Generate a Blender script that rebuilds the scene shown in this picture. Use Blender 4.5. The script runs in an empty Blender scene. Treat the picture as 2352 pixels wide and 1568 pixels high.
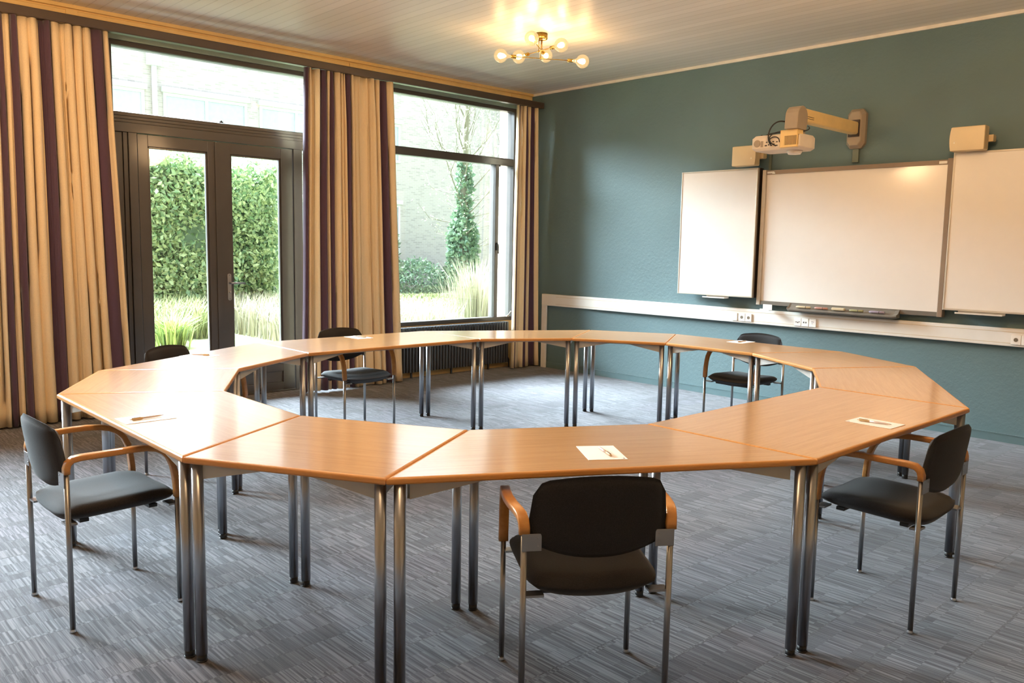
import bpy, math, random
import numpy as np
from mathutils import Vector, Matrix

random.seed(7)
rng = np.random.default_rng(7)
S = bpy.context.scene
C = S.collection
PI = math.pi

# ------------------------------------------------------------------ helpers
def lin(r, g, b):
    def f(c):
        c /= 255.0
        return c / 12.92 if c <= 0.04045 else ((c + 0.055) / 1.055) ** 2.4
    return (f(r), f(g), f(b), 1.0)

class MB:
    """collects shapes, builds ONE mesh object"""
    def __init__(s):
        s.v = []; s.f = []; s.m = []; s.sm = []
    def add(s, verts, faces, mi=0, smooth=False):
        b = len(s.v)
        s.v += [tuple(v) for v in verts]
        s.f += [tuple(b + i for i in f) for f in faces]
        s.m += [mi] * len(faces)
        s.sm += [smooth] * len(faces)
        return s
    def box(s, x0, x1, y0, y1, z0, z1, mi=0):
        v = [(x0, y0, z0), (x1, y0, z0), (x1, y1, z0), (x0, y1, z0), (x0, y0, z1), (x1, y0, z1), (x1, y1, z1), (x0, y1, z1)]
        f = [(0, 3, 2, 1), (4, 5, 6, 7), (0, 1, 5, 4), (1, 2, 6, 5), (2, 3, 7, 6), (3, 0, 4, 7)]
        return s.add(v, f, mi)
    def rbox(s, x0, x1, y0, y1, z0, z1, r, mi=0, seg=3, axis='z'):
        """box with rounded edges along one axis plus small chamfer"""
        def prof(a0, a1, b0, b1, r):
            pts = []
            for cx, cy, st in ((a1 - r, b1 - r, 0), (a0 + r, b1 - r, 1), (a0 + r, b0 + r, 2), (a1 - r, b0 + r, 3)):
                for k in range(seg + 1):
                    t = (st + k / seg) * PI / 2
                    pts.append((cx + r * math.cos(t), cy + r * math.sin(t)))
            return pts
        if axis == 'z':
            A = (x0, x1, y0, y1); c0, c1 = z0, z1; put = lambda a, b, c: (a, b, c)
        elif axis == 'y':
            A = (z0, z1, x0, x1); c0, c1 = y0, y1; put = lambda a, b, c: (b, c, a)
        else:
            A = (y0, y1, z0, z1); c0, c1 = x0, x1; put = lambda a, b, c: (c, a, b)
        e = min(r * 0.4, (c1 - c0) * 0.3)
        rings = []
        for ins, c in ((e, c0), (0, c0 + e), (0, c1 - e), (e, c1)):
            rings.append([put(a, b, c) for a, b in prof(A[0] + ins, A[1] - ins, A[2] + ins, A[3] - ins, max(r - ins, 1e-4))])
        return s.loft(rings, mi, smooth=False, caps=True)
    def loft(s, rings, mi=0, smooth=True, caps=True, closed=True):
        n = len(rings[0]); v = [p for r in rings for p in r]; f = []
        for i in range(len(rings) - 1):
            for j in range(n if closed else n - 1):
                k = (j + 1) % n
                f.append((i * n + j, i * n + k, (i + 1) * n + k, (i + 1) * n + j))
        s.add(v, f, mi, smooth)
        if caps and closed:
            b = len(s.v) - len(v)
            s.f.append(tuple(b + j for j in reversed(range(n)))); s.m.append(mi); s.sm.append(False)
            s.f.append(tuple(b + (len(rings) - 1) * n + j for j in range(n))); s.m.append(mi); s.sm.append(False)
        return s
    def tube(s, path, r, n=12, mi=0, caps=True):
        """round tube along a path; r number or list"""
        P = [Vector(p) for p in path]
        rs = r if isinstance(r, (list, tuple)) else [r] * len(P)
        up = None; rings = []
        for i, p in enumerate(P):
            t = (P[min(i + 1, len(P) - 1)] - P[max(i - 1, 0)]).normalized()
            if up is None:
                up = t.orthogonal().normalized()
            up = (up - t * up.dot(t)).normalized()
            w = t.cross(up)
            rings.append([tuple(p + (up * math.cos(a) + w * math.sin(a)) * rs[i]) for a in [2 * PI * k / n for k in range(n)]])
        return s.loft(rings, mi, True, caps)
    def sweep(s, path, prof, side, mi=0, scales=None):
        """profile (a,b) swept: a along `side` dir, b along side x tangent"""
        P = [Vector(p) for p in path]; side = Vector(side); rings = []
        for i, p in enumerate(P):
            t = (P[min(i + 1, len(P) - 1)] - P[max(i - 1, 0)]).normalized()
            a = (side - t * side.dot(t)).normalized(); b = t.cross(a)
            k = scales[i] if scales else 1
            rings.append([tuple(p + a * (q[0] * k) + b * (q[1] * k)) for q in prof])
        return s.loft(rings, mi, True, True)
    def lathe(s, prof, n=24, c=(0, 0, 0), mi=0, axis='z', smooth=True):
        rings = []
        for r, z in prof:
            ring = []
            for k in range(n):
                a = 2 * PI * k / n
                x, y = r * math.cos(a), r * math.sin(a)
                q = (x, y, z) if axis == 'z' else ((x, -z, y) if axis == 'y' else (z, x, y))
                ring.append((c[0] + q[0], c[1] + q[1], c[2] + q[2]))
            rings.append(ring)
        return s.loft(rings, mi, smooth, True)
    def ball(s, c, r, n=16, mi=0, sq=(1, 1, 1)):
        prof = [(max(r * math.sin(PI * k / (n // 2)), 1e-5), -r * math.cos(PI * k / (n // 2))) for k in range(n // 2 + 1)]
        rings = [[(c[0] + a * math.cos(2 * PI * j / n) * sq[0], c[1] + a * math.sin(2 * PI * j / n) * sq[1], c[2] + z * sq[2]) for j in range(n)] for a, z in prof]
        return s.loft(rings, mi, True, False)
    def build(s, name, mats, parent=None):
        me = bpy.data.meshes.new(name)
        me.from_pydata(s.v, [], s.f)
        if not isinstance(mats, (list, tuple)):
            mats = [mats]
        for m in mats:
            me.materials.append(m)
        me.polygons.foreach_set('material_index', s.m)
        me.polygons.foreach_set('use_smooth', s.sm)
        me.update()
        o = bpy.data.objects.new(name, me)
        C.objects.link(o)
        if parent is not None:
            o.parent = parent
        return o

def tag(o, label=None, cat=None, group=None, kind=None):
    if label: o['label'] = label
    if cat: o['category'] = cat
    if group: o['group'] = group
    if kind: o['kind'] = kind
    return o

def empty(name, loc=(0, 0, 0), rz=0.0):
    o = bpy.data.objects.new(name, None)
    o.empty_display_size = 0.1
    C.objects.link(o); o.location = loc; o.rotation_euler = (0, 0, rz)
    return o

def dup(root, loc, rz):
    r = root.copy(); C.objects.link(r); r.location = loc; r.rotation_euler = (0, 0, rz)
    for ch in list(root.children):
        c = ch.copy(); C.objects.link(c); c.parent = r
        for g in list(ch.children):
            d = g.copy(); C.objects.link(d); d.parent = c
    return r

def bevel(o, w=0.003, seg=2):
    m = o.modifiers.new('bevel', 'BEVEL'); m.width = w; m.segments = seg; m.limit_method = 'ANGLE'; m.angle_limit = math.radians(50)
    return o

# ------------------------------------------------------------------ materials
class NT:
    def __init__(s, name):
        s.m = bpy.data.materials.new(name); s.m.use_nodes = True
        s.t = s.m.node_tree; s.t.nodes.clear()
        s.out = s.n('ShaderNodeOutputMaterial')
    def n(s, typ, **kw):
        nd = s.t.nodes.new(typ)
        for k, v in kw.items():
            if k.startswith('_'):
                setattr(nd, k[1:], v)
            else:
                nd.inputs[k.replace('__', ' ')].default_value = v
        return nd
    def l(s, a, b):
        s.t.links.new(a, b)
    def bsdf(s, color=None, rough=0.5, metal=0.0, coat=0.0, spec=0.5, coat_rough=0.1):
        b = s.n('ShaderNodeBsdfPrincipled')
        if color: b.inputs['Base Color'].default_value = color
        b.inputs['Roughness'].default_value = rough; b.inputs['Metallic'].default_value = metal
        b.inputs['Coat Weight'].default_value = coat; b.inputs['Coat IOR'].default_value = 1.5; b.inputs['Coat Roughness'].default_value = coat_rough
        b.inputs['Specular IOR Level'].default_value = spec
        s.l(b.outputs[0], s.out.inputs[0]); s.b = b
        return b
    def coords(s, kind='Object', scale=(1, 1, 1), rot=(0, 0, 0)):
        tc = s.n('ShaderNodeTexCoord'); mp = s.n('ShaderNodeMapping')
        mp.inputs['Scale'].default_value = scale; mp.inputs['Rotation'].default_value = rot
        s.l(tc.outputs[kind], mp.inputs[0]); return mp.outputs[0]
    def noise(s, vec, scale=5, detail=3, rough=0.5):
        n = s.n('ShaderNodeTexNoise'); n.inputs['Scale'].default_value = scale; n.inputs['Detail'].default_value = detail
        n.inputs['Roughness'].default_value = rough
        if vec is not None: s.l(vec, n.inputs['Vector'])
        return n.outputs['Fac']
    def ramp(s, fac, stops):
        r = s.n('ShaderNodeValToRGB'); e = r.color_ramp.elements
        while len(e) < len(stops): e.new(0.5)
        for x, (p, c) in zip(e, stops):
            x.position = p; x.color = c
        s.l(fac, r.inputs[0]); return r.outputs[0]
    def mix(s, fac, a, b, mode='MIX'):
        m = s.n('ShaderNodeMix', _data_type='RGBA', _blend_type=mode)
        for i, x in ((0, fac), (6, a), (7, b)):
            if isinstance(x, bpy.types.NodeSocket): s.l(x, m.inputs[i])
            else: m.inputs[i].default_value = x
        return m.outputs[2]
    def math(s, op, a, b=0.5):
        m = s.n('ShaderNodeMath', _operation=op)
        for i, x in ((0, a), (1, b)):
            if isinstance(x, bpy.types.NodeSocket): s.l(x, m.inputs[i])
            else: m.inputs[i].default_value = x
        return m.outputs[0]
    def bump(s, h, strength=0.2, dist=0.01):
        b = s.n('ShaderNodeBump'); b.inputs['Strength'].default_value = strength; b.inputs['Distance'].default_value = dist
        s.l(h, b.inputs['Height']); s.l(b.outputs[0], s.b.inputs['Normal'])

M = {}
def simple(name, color, rough=0.5, metal=0.0, coat=0.0, var=0.06, vscale=8, bump=0.0, bscale=200, spec=0.5):
    t = NT(name); b = t.bsdf(color, rough, metal, coat, spec)
    v = t.coords('Object')
    n = t.noise(v, vscale, 4)
    lo = tuple(c * (1 - var) for c in color[:3]) + (1,); hi = tuple(min(1, c * (1 + var)) for c in color[:3]) + (1,)
    t.l(t.ramp(n, [(0.3, lo), (0.7, hi)]), b.inputs['Base Color'])
    if bump:
        t.bump(t.noise(v, bscale, 2), bump, 0.003)
    M[name] = t.m
    return t.m

# painted stipple plaster walls
def plaster(name, color):
    t = NT(name); b = t.bsdf(color, 0.62, spec=0.45)
    v = t.coords('Object')
    n = t.noise(v, 1.2, 3)
    t.l(t.ramp(n, [(0.3, tuple(c * 0.93 for c in color[:3]) + (1,)), (0.7, tuple(c * 1.06 for c in color[:3]) + (1,))]), b.inputs['Base Color'])
    h = t.math('ADD', t.noise(v, 28, 3, 0.6), t.math('MULTIPLY', t.noise(v, 90, 2), 0.35))
    t.bump(h, 0.5, 0.006)
    M[name] = t.m
plaster('teal_wall', lin(96, 119, 123))
plaster('warm_wall', lin(214, 178, 120))
plaster('pale_wall', lin(226, 216, 198))
simple('teal_trim', lin(96, 119, 123), 0.4)

# plank ceiling: boards run along x
t = NT('plank_ceiling'); b = t.bsdf(lin(212, 205, 194), 0.42)
v = t.coords('Object')
sx = t.n('ShaderNodeSeparateXYZ'); t.l(v, sx.inputs[0])
fr = t.math('FRACT', t.math('MULTIPLY', sx.outputs[1], 10.0))
gro = t.math('LESS_THAN', fr, 0.10)
board = t.math('FLOOR', t.math('MULTIPLY', sx.outputs[1], 10.0))
wn = t.n('ShaderNodeTexWhiteNoise', _noise_dimensions='1D'); t.l(board, wn.inputs['W'])
tone = t.ramp(wn.outputs[0], [(0, lin(234, 230, 222)), (1, lin(244, 240, 233))])
col = t.mix(t.math('MULTIPLY', gro, 0.26), tone, lin(150, 140, 126))
t.l(col, b.inputs['Base Color'])
t.bump(t.math('MULTIPLY', gro, -1.0), 0.35, 0.004)
M['plank_ceiling'] = t.m

# carpet tiles: striped blocks
t = NT('carpet'); b = t.bsdf(lin(110, 112, 120), 0.95, spec=0.15)
b.inputs['Sheen Weight'].default_value = 0.25
v = t.coords('Object'); sx = t.n('ShaderNodeSeparateXYZ'); t.l(v, sx.inputs[0])
cb = t.n('ShaderNodeCombineXYZ'); t.l(sx.outputs[1], cb.inputs[0]); t.l(sx.outputs[0], cb.inputs[1])
def brick(w, h, off, c1, c2, mort=0.0):
    k = t.n('ShaderNodeTexBrick', _offset=off, _squash=1.0)
    t.l(cb.outputs[0], k.inputs['Vector'])
    k.inputs['Color1'].default_value = c1; k.inputs['Color2'].default_value = c2
    k.inputs['Mortar'].default_value = (0, 0, 0, 1)
    k.inputs['Scale'].default_value = 1.0; k.inputs['Mortar Size'].default_value = mort
    k.inputs['Brick Width'].default_value = w; k.inputs['Row Height'].default_value = h; k.inputs['Bias'].default_value = 0.0
    return k
k1 = brick(0.50, 0.25, 0.37, (0.06, 0.06, 0.06, 1), (0.94, 0.94, 0.94, 1), 0.0035)
k2 = brick(0.50, 0.110, 0.61, (0, 0, 0, 1), (1, 1, 1, 1))
k3 = brick(0.25, 0.25, 0.23, (0, 0, 0, 1), (1, 1, 1, 1))
# stripes run along x, varying per block
off = t.math('MULTIPLY', k1.outputs[0], 7.3)
off2 = t.math('MULTIPLY', k2.outputs[0], 3.1)
cs = t.n('ShaderNodeCombineXYZ')
t.l(t.math('ADD', t.math('MULTIPLY', sx.outputs[0], 2.2), off), cs.inputs[0])
t.l(t.math('MULTIPLY', sx.outputs[1], 95.0), cs.inputs[1]); t.l(off2, cs.inputs[2])
stripe = t.noise(cs.outputs[0], 1.0, 2, 0.6)
pile = t.noise(v, 420, 2, 0.7)
base = t.ramp(stripe, [(0.36, lin(46, 47, 53)), (0.50, lin(96, 97, 104)), (0.64, lin(140, 140, 144))])
tint = t.ramp(k1.outputs[0], [(0.0, lin(204, 200, 196)), (0.3, lin(216, 210, 222)), (0.6, lin(212, 218, 222)), (1.0, lin(224, 224, 226))])
col = t.mix(0.75, base, tint, 'MULTIPLY')
dark = t.math('GREATER_THAN', t.math('MULTIPLY', k2.outputs[0], k3.outputs[0]), 0.56)
col = t.mix(t.math('MULTIPLY', dark, 0.50), col, lin(48, 48, 54))
seam = t.math('MULTIPLY', k1.outputs['Fac'], 0.30)
col = t.mix(seam, col, lin(45, 45, 52))
col = t.mix(t.math('MULTIPLY', pile, 0.45), col, lin(58, 58, 66))
t.l(col, b.inputs['Base Color'])
t.bump(t.math('ADD', t.math('MULTIPLY', stripe, 0.7), t.math('MULTIPLY', pile, 0.6)), 0.5, 0.004)
M['carpet'] = t.m

# beech laminate
def beech(name, c0, c1, rough, coat, scale=(2.2, 46, 46), cr=0.12):
    t = NT(name); b = t.bsdf(c0, rough, 0, coat, coat_rough=cr)
    v = t.coords('Object', scale)
    n = t.noise(v, 1.6, 6, 0.62)
    v2 = t.coords('Object', (60, 160, 160)); n2 = t.noise(v2, 1.0, 2)
    f = t.math('ADD', t.math('MULTIPLY', n, 0.8), t.math('MULTIPLY', n2, 0.2))
    t.l(t.ramp(f, [(0.36, c0), (0.64, c1)]), b.inputs['Base Color'])
    if name == 'beech_top': b.inputs['Coat IOR'].default_value = 2.3; b.inputs['Specular IOR Level'].default_value = 1.0; b.inputs['Coat Weight'].default_value = 1.0
    M[name] = t.m
beech('beech_top', lin(204, 146, 88), lin(222, 168, 110), 0.30, 1.0, cr=0.13)
beech('beech_edge', lin(196, 134, 66), lin(214, 152, 82), 0.38, 0.35)
beech('beech_arm', lin(188, 126, 62), lin(208, 148, 80), 0.36, 0.4, (14, 6, 14))

simple('chrome', lin(176, 178, 182), 0.30, 1.0, var=0.02)
simple('satin_steel', lin(168, 168, 168), 0.34, 1.0, var=0.03)
simple('grey_frame', lin(196, 192, 184), 0.45)
simple('black_plastic', lin(22, 21, 22), 0.45)
# woven charcoal upholstery
t = NT('charcoal_fabric'); b = t.bsdf(lin(47, 45, 47), 0.85, spec=0.3)
b.inputs['Sheen Weight'].default_value = 0.15
v = t.coords('Object')
n = t.noise(v, 300, 2, 0.7)
t.l(t.ramp(n, [(0.3, lin(22, 21, 23)), (0.7, lin(40, 38, 40))]), b.inputs['Base Color'])
t.bump(n, 0.35, 0.002)
M['charcoal_fabric'] = t.m

def fabric(name, color, trans):
    t = NT(name); b = t.bsdf(color, 0.9, spec=0.15)
    b.inputs['Sheen Weight'].default_value = 0.2
    v = t.coords('Object', (1, 1, 1)); n = t.noise(v, 260, 2)
    t.l(t.ramp(n, [(0.3, tuple(c * 0.9 for c in color[:3]) + (1,)), (0.7, tuple(min(1, c * 1.08) for c in color[:3]) + (1,))]), b.inputs['Base Color'])
    t.bump(n, 0.2, 0.002)
    if trans:
        tr = t.n('ShaderNodeBsdfTranslucent'); tr.inputs[0].default_value = color
        mx = t.n('ShaderNodeMixShader'); mx.inputs[0].default_value = trans
        t.l(b.outputs[0], mx.inputs[1]); t.l(tr.outputs[0], mx.inputs[2]); t.l(mx.outputs[0], t.out.inputs[0])
    M[name] = t.m
fabric('curtain_tan', lin(236, 214, 176), 0.06)
fabric('curtain_cream', lin(242, 226, 194), 0.10)
fabric('curtain_purple', lin(86, 66, 82), 0.03)

simple('dark_frame', lin(70, 66, 64), 0.34, 0.0, 0.25, var=0.04)
simple('frame_gap', lin(24, 22, 22), 0.6)
simple('rail_brown', lin(74, 62, 52), 0.32, 0.0, 0.3)
simple('ochre_wood', lin(232, 200, 138), 0.45, var=0.05)
simple('blind_panel', lin(150, 172, 160), 0.5)
simple('radiator_paint', lin(62, 64, 68), 0.4, var=0.03)
simple('white_metal', lin(232, 230, 224), 0.35)
simple('board_white', lin(240, 236, 230), 0.22, 0.0, 0.5, var=0.01)
simple('board_alu', lin(202, 194, 180), 0.4, 0.5)
simple('board_taupe', lin(140, 122, 106), 0.42)
simple('board_dark', lin(58, 48, 42), 0.5)
simple('tray_grey', lin(110, 104, 94), 0.45)
simple('trunk_white', lin(238, 234, 226), 0.35, var=0.02)
simple('socket_white', lin(246, 243, 236), 0.3, var=0.01)
simple('socket_hole', lin(120, 108, 92), 0.5)
simple('socket_dark', lin(50, 44, 40), 0.5)
simple('cream_plastic', lin(226, 208, 172), 0.45, var=0.02, bump=0.1, bscale=900)
simple('cream_side', lin(206, 184, 144), 0.45)
simple('mount_grey', lin(160, 146, 128), 0.45)
simple('arm_cream', lin(236, 204, 140), 0.4)
simple('projector_white', lin(228, 216, 200), 0.4)
simple('projector_vent', lin(120, 100, 66), 0.5)
simple('lens_white', lin(232, 228, 222), 0.12, coat=0.6)
simple('conduit_green', lin(108, 118, 106), 0.45)
simple('paper_white', lin(250, 248, 244), 0.55, var=0.01)
simple('paper_mark', lin(120, 112, 108), 0.6)
simple('pen_clear', lin(214, 196, 190), 0.25, coat=0.5)
simple('pen_dark', lin(60, 54, 52), 0.35)
simple('pen_tan', lin(196, 164, 118), 0.4)
simple('marker_red', lin(176, 130, 118), 0.4)
simple('marker_green', lin(150, 150, 110), 0.4)
simple('marker_violet', lin(150, 140, 160), 0.4)
simple('marker_cream', lin(206, 192, 160), 0.4)
simple('brass', lin(214, 176, 92), 0.24, 1.0, var=0.03)
simple('logo_white', lin(250, 246, 236), 0.3)

# clear glass pane: mostly passes, slight fresnel reflection
t = NT('pane_glass')
tr = t.n('ShaderNodeBsdfTransparent'); tr.inputs[0].default_value = (0.97, 0.99, 0.98, 1)
gl = t.n('ShaderNodeBsdfGlossy'); gl.inputs['Roughness'].default_value = 0.02
fr = t.n('ShaderNodeFresnel'); fr.inputs['IOR'].default_value = 1.45
mx = t.n('ShaderNodeMixShader'); t.l(fr.outputs[0], mx.inputs[0]); t.l(tr.outputs[0], mx.inputs[1]); t.l(gl.outputs[0], mx.inputs[2])
t.l(mx.outputs[0], t.out.inputs[0]); M['pane_glass'] = t.m
# bulb globe: thin warm glass
t = NT('bulb_glass')
tr = t.n('ShaderNodeBsdfTransparent'); tr.inputs[0].default_value = (1.0, 0.95, 0.82, 1)
em = t.n('ShaderNodeEmission'); em.inputs[0].default_value = (1.0, 0.66, 0.30, 1); em.inputs[1].default_value = 1.3
gl = t.n('ShaderNodeBsdfGlossy'); gl.inputs['Roughness'].default_value = 0.03
lw = t.n('ShaderNodeLayerWeight'); lw.inputs[0].default_value = 0.35
m1 = t.n('ShaderNodeMixShader'); m1.inputs[0].default_value = 0.45; t.l(tr.outputs[0], m1.inputs[1]); t.l(em.outputs[0], m1.inputs[2])
m2 = t.n('ShaderNodeMixShader'); t.l(t.math('MULTIPLY', lw.outputs[1], 0.35), m2.inputs[0]); t.l(m1.outputs[0], m2.inputs[1]); t.l(gl.outputs[0], m2.inputs[2])
t.l(m2.outputs[0], t.out.inputs[0]); M['bulb_glass'] = t.m
t = NT('filament'); em = t.n('ShaderNodeEmission'); em.inputs[0].default_value = (1.0, 0.72, 0.38, 1); em.inputs[1].default_value = 14
t.l(em.outputs[0], t.out.inputs[0]); M['filament'] = t.m

# outdoors
def bricks(name, c1, c2, mortar, axis='yz'):
    t = NT(name); b = t.bsdf(c1, 0.85)
    v = t.coords('Object'); sx = t.n('ShaderNodeSeparateXYZ'); t.l(v, sx.inputs[0])
    cb = t.n('ShaderNodeCombineXYZ'); t.l(sx.outputs['XYZ'.index(axis[0].upper())], cb.inputs[0]); t.l(sx.outputs[2], cb.inputs[1])
    k = t.n('ShaderNodeTexBrick', _offset=0.5); t.l(cb.outputs[0], k.inputs['Vector'])
    k.inputs['Color1'].default_value = c1; k.inputs['Color2'].default_value = c2; k.inputs['Mortar'].default_value = mortar
    k.inputs['Scale'].default_value = 1.0; k.inputs['Brick Width'].default_value = 0.22; k.inputs['Row Height'].default_value = 0.065
    k.inputs['Mortar Size'].default_value = 0.008; k.inputs['Bias'].default_value = -0.55
    n = t.noise(v, 9, 3)
    col = t.mix(t.math('MULTIPLY', n, 0.35), k.outputs[0], mortar)
    t.l(col, b.inputs['Base Color']); M[name] = t.m
bricks('facade_brick', lin(170, 164, 160), lin(112, 108, 106), lin(180, 177, 175))
bricks('pier_brick', lin(206, 182, 156), lin(150, 128, 112), lin(226, 220, 208), 'xz')
simple('window_white', lin(200, 201, 200), 0.4)
simple('window_pale', lin(164, 174, 180), 0.25, coat=0.2)
simple('pipe_white', lin(226, 226, 230), 0.5)
def leaf(name, c0, c1, trans=0.3, gloss=0.4):
    t = NT(name); b = t.bsdf(c0, gloss, spec=0.5)
    g = t.n('ShaderNodeNewGeometry')
    col = t.ramp(g.outputs['Random Per Island'], [(0.1, c0), (0.9, c1)])
    t.l(col, b.inputs['Base Color'])
    tr = t.n('ShaderNodeBsdfTranslucent'); t.l(col, tr.inputs[0])
    mx = t.n('ShaderNodeMixShader'); mx.inputs[0].default_value = trans
    t.l(b.outputs[0], mx.inputs[1]); t.l(tr.outputs[0], mx.inputs[2]); t.l(mx.outputs[0], t.out.inputs[0])
    M[name] = t.m
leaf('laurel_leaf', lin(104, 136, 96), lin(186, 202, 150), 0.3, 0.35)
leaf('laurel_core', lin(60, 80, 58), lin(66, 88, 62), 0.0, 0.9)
leaf('grass_blade', lin(104, 114, 70), lin(140, 142, 98), 0.4, 0.6)
leaf('clump_blade', lin(92, 112, 56), lin(136, 146, 80), 0.4, 0.6)
leaf('dry_blade', lin(132, 128, 104), lin(150, 146, 122), 0.3, 0.7)
leaf('ivy_leaf', lin(92, 122, 98), lin(140, 164, 132), 0.25, 0.5)
leaf('shrub_leaf', lin(96, 124, 100), lin(140, 160, 128), 0.25, 0.6)
leaf('twig_leaf', lin(158, 170, 136), lin(196, 200, 170), 0.3, 0.7)
simple('bark', lin(120, 116, 100), 0.9)
t = NT('lawn'); b = t.bsdf(lin(150, 160, 96), 0.95, spec=0.1)
v = t.coords('Object'); n = t.noise(v, 1.4, 6, 0.7)
t.l(t.ramp(n, [(0.3, lin(100, 110, 78)), (0.55, lin(126, 130, 98)), (0.75, lin(136, 134, 110))]), b.inputs['Base Color'])
M['lawn'] = t.m
simple('patio_stone', lin(222, 223, 223), 0.8, var=0.1, vscale=2)

# ------------------------------------------------------------------ room shell
XW = -7.85      # window wall inner face
YT = 7.65       # teal wall
CEIL = 3.50
XR, YF = 1.9, -2.3
m = MB().box(XW - 0.25, XR + 0.2, YF - 0.2, YT + 0.2, -0.12, 0.0); tag(m.build('floor', M['carpet']), kind='structure')
m = MB().box(XW - 0.25, XR + 0.2, YF - 0.2, YT + 0.2, CEIL, CEIL + 0.2); tag(m.build('ceiling', M['plank_ceiling']), kind='structure')
m = MB().box(XW - 0.25, XR + 0.2, YT, YT + 0.2, 0, CEIL); tag(m.build('wall_back', M['teal_wall']), kind='structure')
m = MB().box(XR, XR + 0.2, YF - 0.2, YT, 0, CEIL); tag(m.build('wall_right', M['pale_wall']), kind='structure')
m = MB().box(XW - 0.25, XR, YF - 0.2, YF, 0, CEIL); tag(m.build('wall_front', M['pale_wall']), kind='structure')
# window wall with openings: unseen window y -1.7..1.0, door set 2.50..4.72, right window 5.15..7.42
HEAD = 3.41
m = MB()
x0, x1 = XW - 0.22, XW
for a, bb in ((YF, -1.0), (0.95, 2.48), (4.72, 5.15), (7.42, YT)):
    m.box(x0, x1, a, bb, 0, HEAD)
m.box(x0, x1, YF, YT, HEAD, CEIL)
m.box(x0, x1, -1.0, 0.95, 0, 0.62); m.box(x0, x1, 5.15, 7.42, 0, 0.60)
tag(m.build('wall_left', M['warm_wall']), kind='structure')

# trims
m = MB().box(XW, -2.0 + 3.9, YT - 0.022, YT, CEIL - 0.028, CEIL)
tag(m.build('trim_1', M['white_metal']), kind='structure')
m = MB().box(XW, XW + 0.018, YF, YT - 0.02, 3.411, CEIL - 0.03)
m.box(XW, XW + 0.045, YF, YT - 0.022, CEIL - 0.030, CEIL)
m.box(XW + 0.018, XW + 0.026, YF, YT - 0.022, CEIL - 0.047, CEIL - 0.040)
tag(bevel(m.build('trim_2', M['ochre_wood']), 0.003), kind='structure')
m = MB().box(XW, 1.9, YT - 0.014, YT, 0, 0.064).box(XW, 1.9, YT - 0.017, YT, 0.064, 0.072)
tag(m.build('baseboard_back', M['teal_trim']), kind='structure')

# ------------------------------------------------------------------ glazed door set and windows
XF = -7.90      # inner face of frames
def pane(parent, y0, y1, z0, z1, x=-7.945, name='glass_pane'):
    return MB().box(x - 0.003, x + 0.003, y0, y1, z0, z1).build(name, M['pane_glass'], parent)

# window_1: fixed frame around doors with transom light
m = MB()
fx0, fx1 = -8.02, XF
m.box(fx0, fx1, 2.48, 4.72, 3.255, 3.30)                 # head
m.box(fx0, fx1, 2.48, 2.53, 0, 3.255); m.box(fx0, fx1, 4.67, 4.72, 0, 3.255)
for k, (za, zb, dx) in enumerate(((2.51, 2.595, 0.0), (2.595, 2.625, -0.012), (2.625, 2.655, -0.02), (2.655, 2.69, -0.03))):
    m.box(fx0, fx1 + dx + (0.006 if k == 0 else 0), 2.53, 4.67, za, zb)
m.box(fx0, fx1 - 0.025, 2.53, 2.605, 0, 2.51); m.box(fx0, fx1 - 0.012, 2.605, 2.646, 0, 2.51)
m.box(fx0, fx1 + 0.006, 2.646, 2.722, 0, 2.51)
m.box(fx0, fx1 + 0.006, 4.272, 4.372, 0, 2.51)
m.box(fx0, fx1 - 0.02, 4.64, 4.67, 0, 2.51)
m.box(fx0, fx1 + 0.004, 2.722, 4.272, 0.0, 0.018)
w1 = m.build('window_1', M['dark_frame']); bevel(w1, 0.004); tag(w1, kind='structure')
pane(w1, 2.53, 4.67, 2.69, 3.255)
pane(w1, 4.372, 4.64, 0.02, 2.51)
mm = MB().box(-7.94, -7.885, 2.48, 4.72, 3.30, 3.409); tag(mm.build('trim_3', M['blind_panel']), kind='structure')
mm = MB().box(-7.905, -7.894, 3.495, 3.53, 2.688, 2.70).box(-7.902, -7.896, 3.505, 3.52, 2.70, 2.708); mm.build('latch', M['black_plastic'], w1)

def leaf_door(name, y0, y1, gy0, gy1):
    a, bq = -7.965, -7.905
    m = MB()
    m.box(a, bq, y0, gy0, 0.02, 2.505); m.box(a, bq, gy1, y1, 0.02, 2.505)
    m.box(a, bq, gy0, gy1, 2.40, 2.505)
    m.box(a, bq, gy0, gy1, 0.215, 0.292)
    m.box(a, bq, gy0, gy1, 0.02, 0.10)
    m.box(a + 0.012, bq - 0.014, gy0, gy1, 0.10, 0.215)
    # inner glazing bead
    for q in ((gy0, gy0 + 0.016, 0.292, 2.40), (gy1 - 0.016, gy1, 0.292, 2.40)):
        m.box(a + 0.01, bq - 0.012, *q)
    m.box(a + 0.01, bq - 0.012, gy0, gy1, 2.384, 2.40); m.box(a + 0.01, bq - 0.012, gy0, gy1, 0.292, 0.308)
    d = m.build(name, M['dark_frame']); bevel(d, 0.003); tag(d, kind='structure')
    pane(d, gy0 + 0.01, gy1 - 0.01, 0.30, 2.39, -7.94)
    return d
d1 = leaf_door('door_1', 2.727, 3.458, 2.818, 3.372)
d2 = leaf_door('door_2', 3.470, 4.266, 3.600, 4.134)
# cover strip over the meeting stiles
MB().box(-7.905, -7.893, 3.440, 3.478, 0.02, 2.50).build('meeting_strip', M['dark_frame'], d2)
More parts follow.
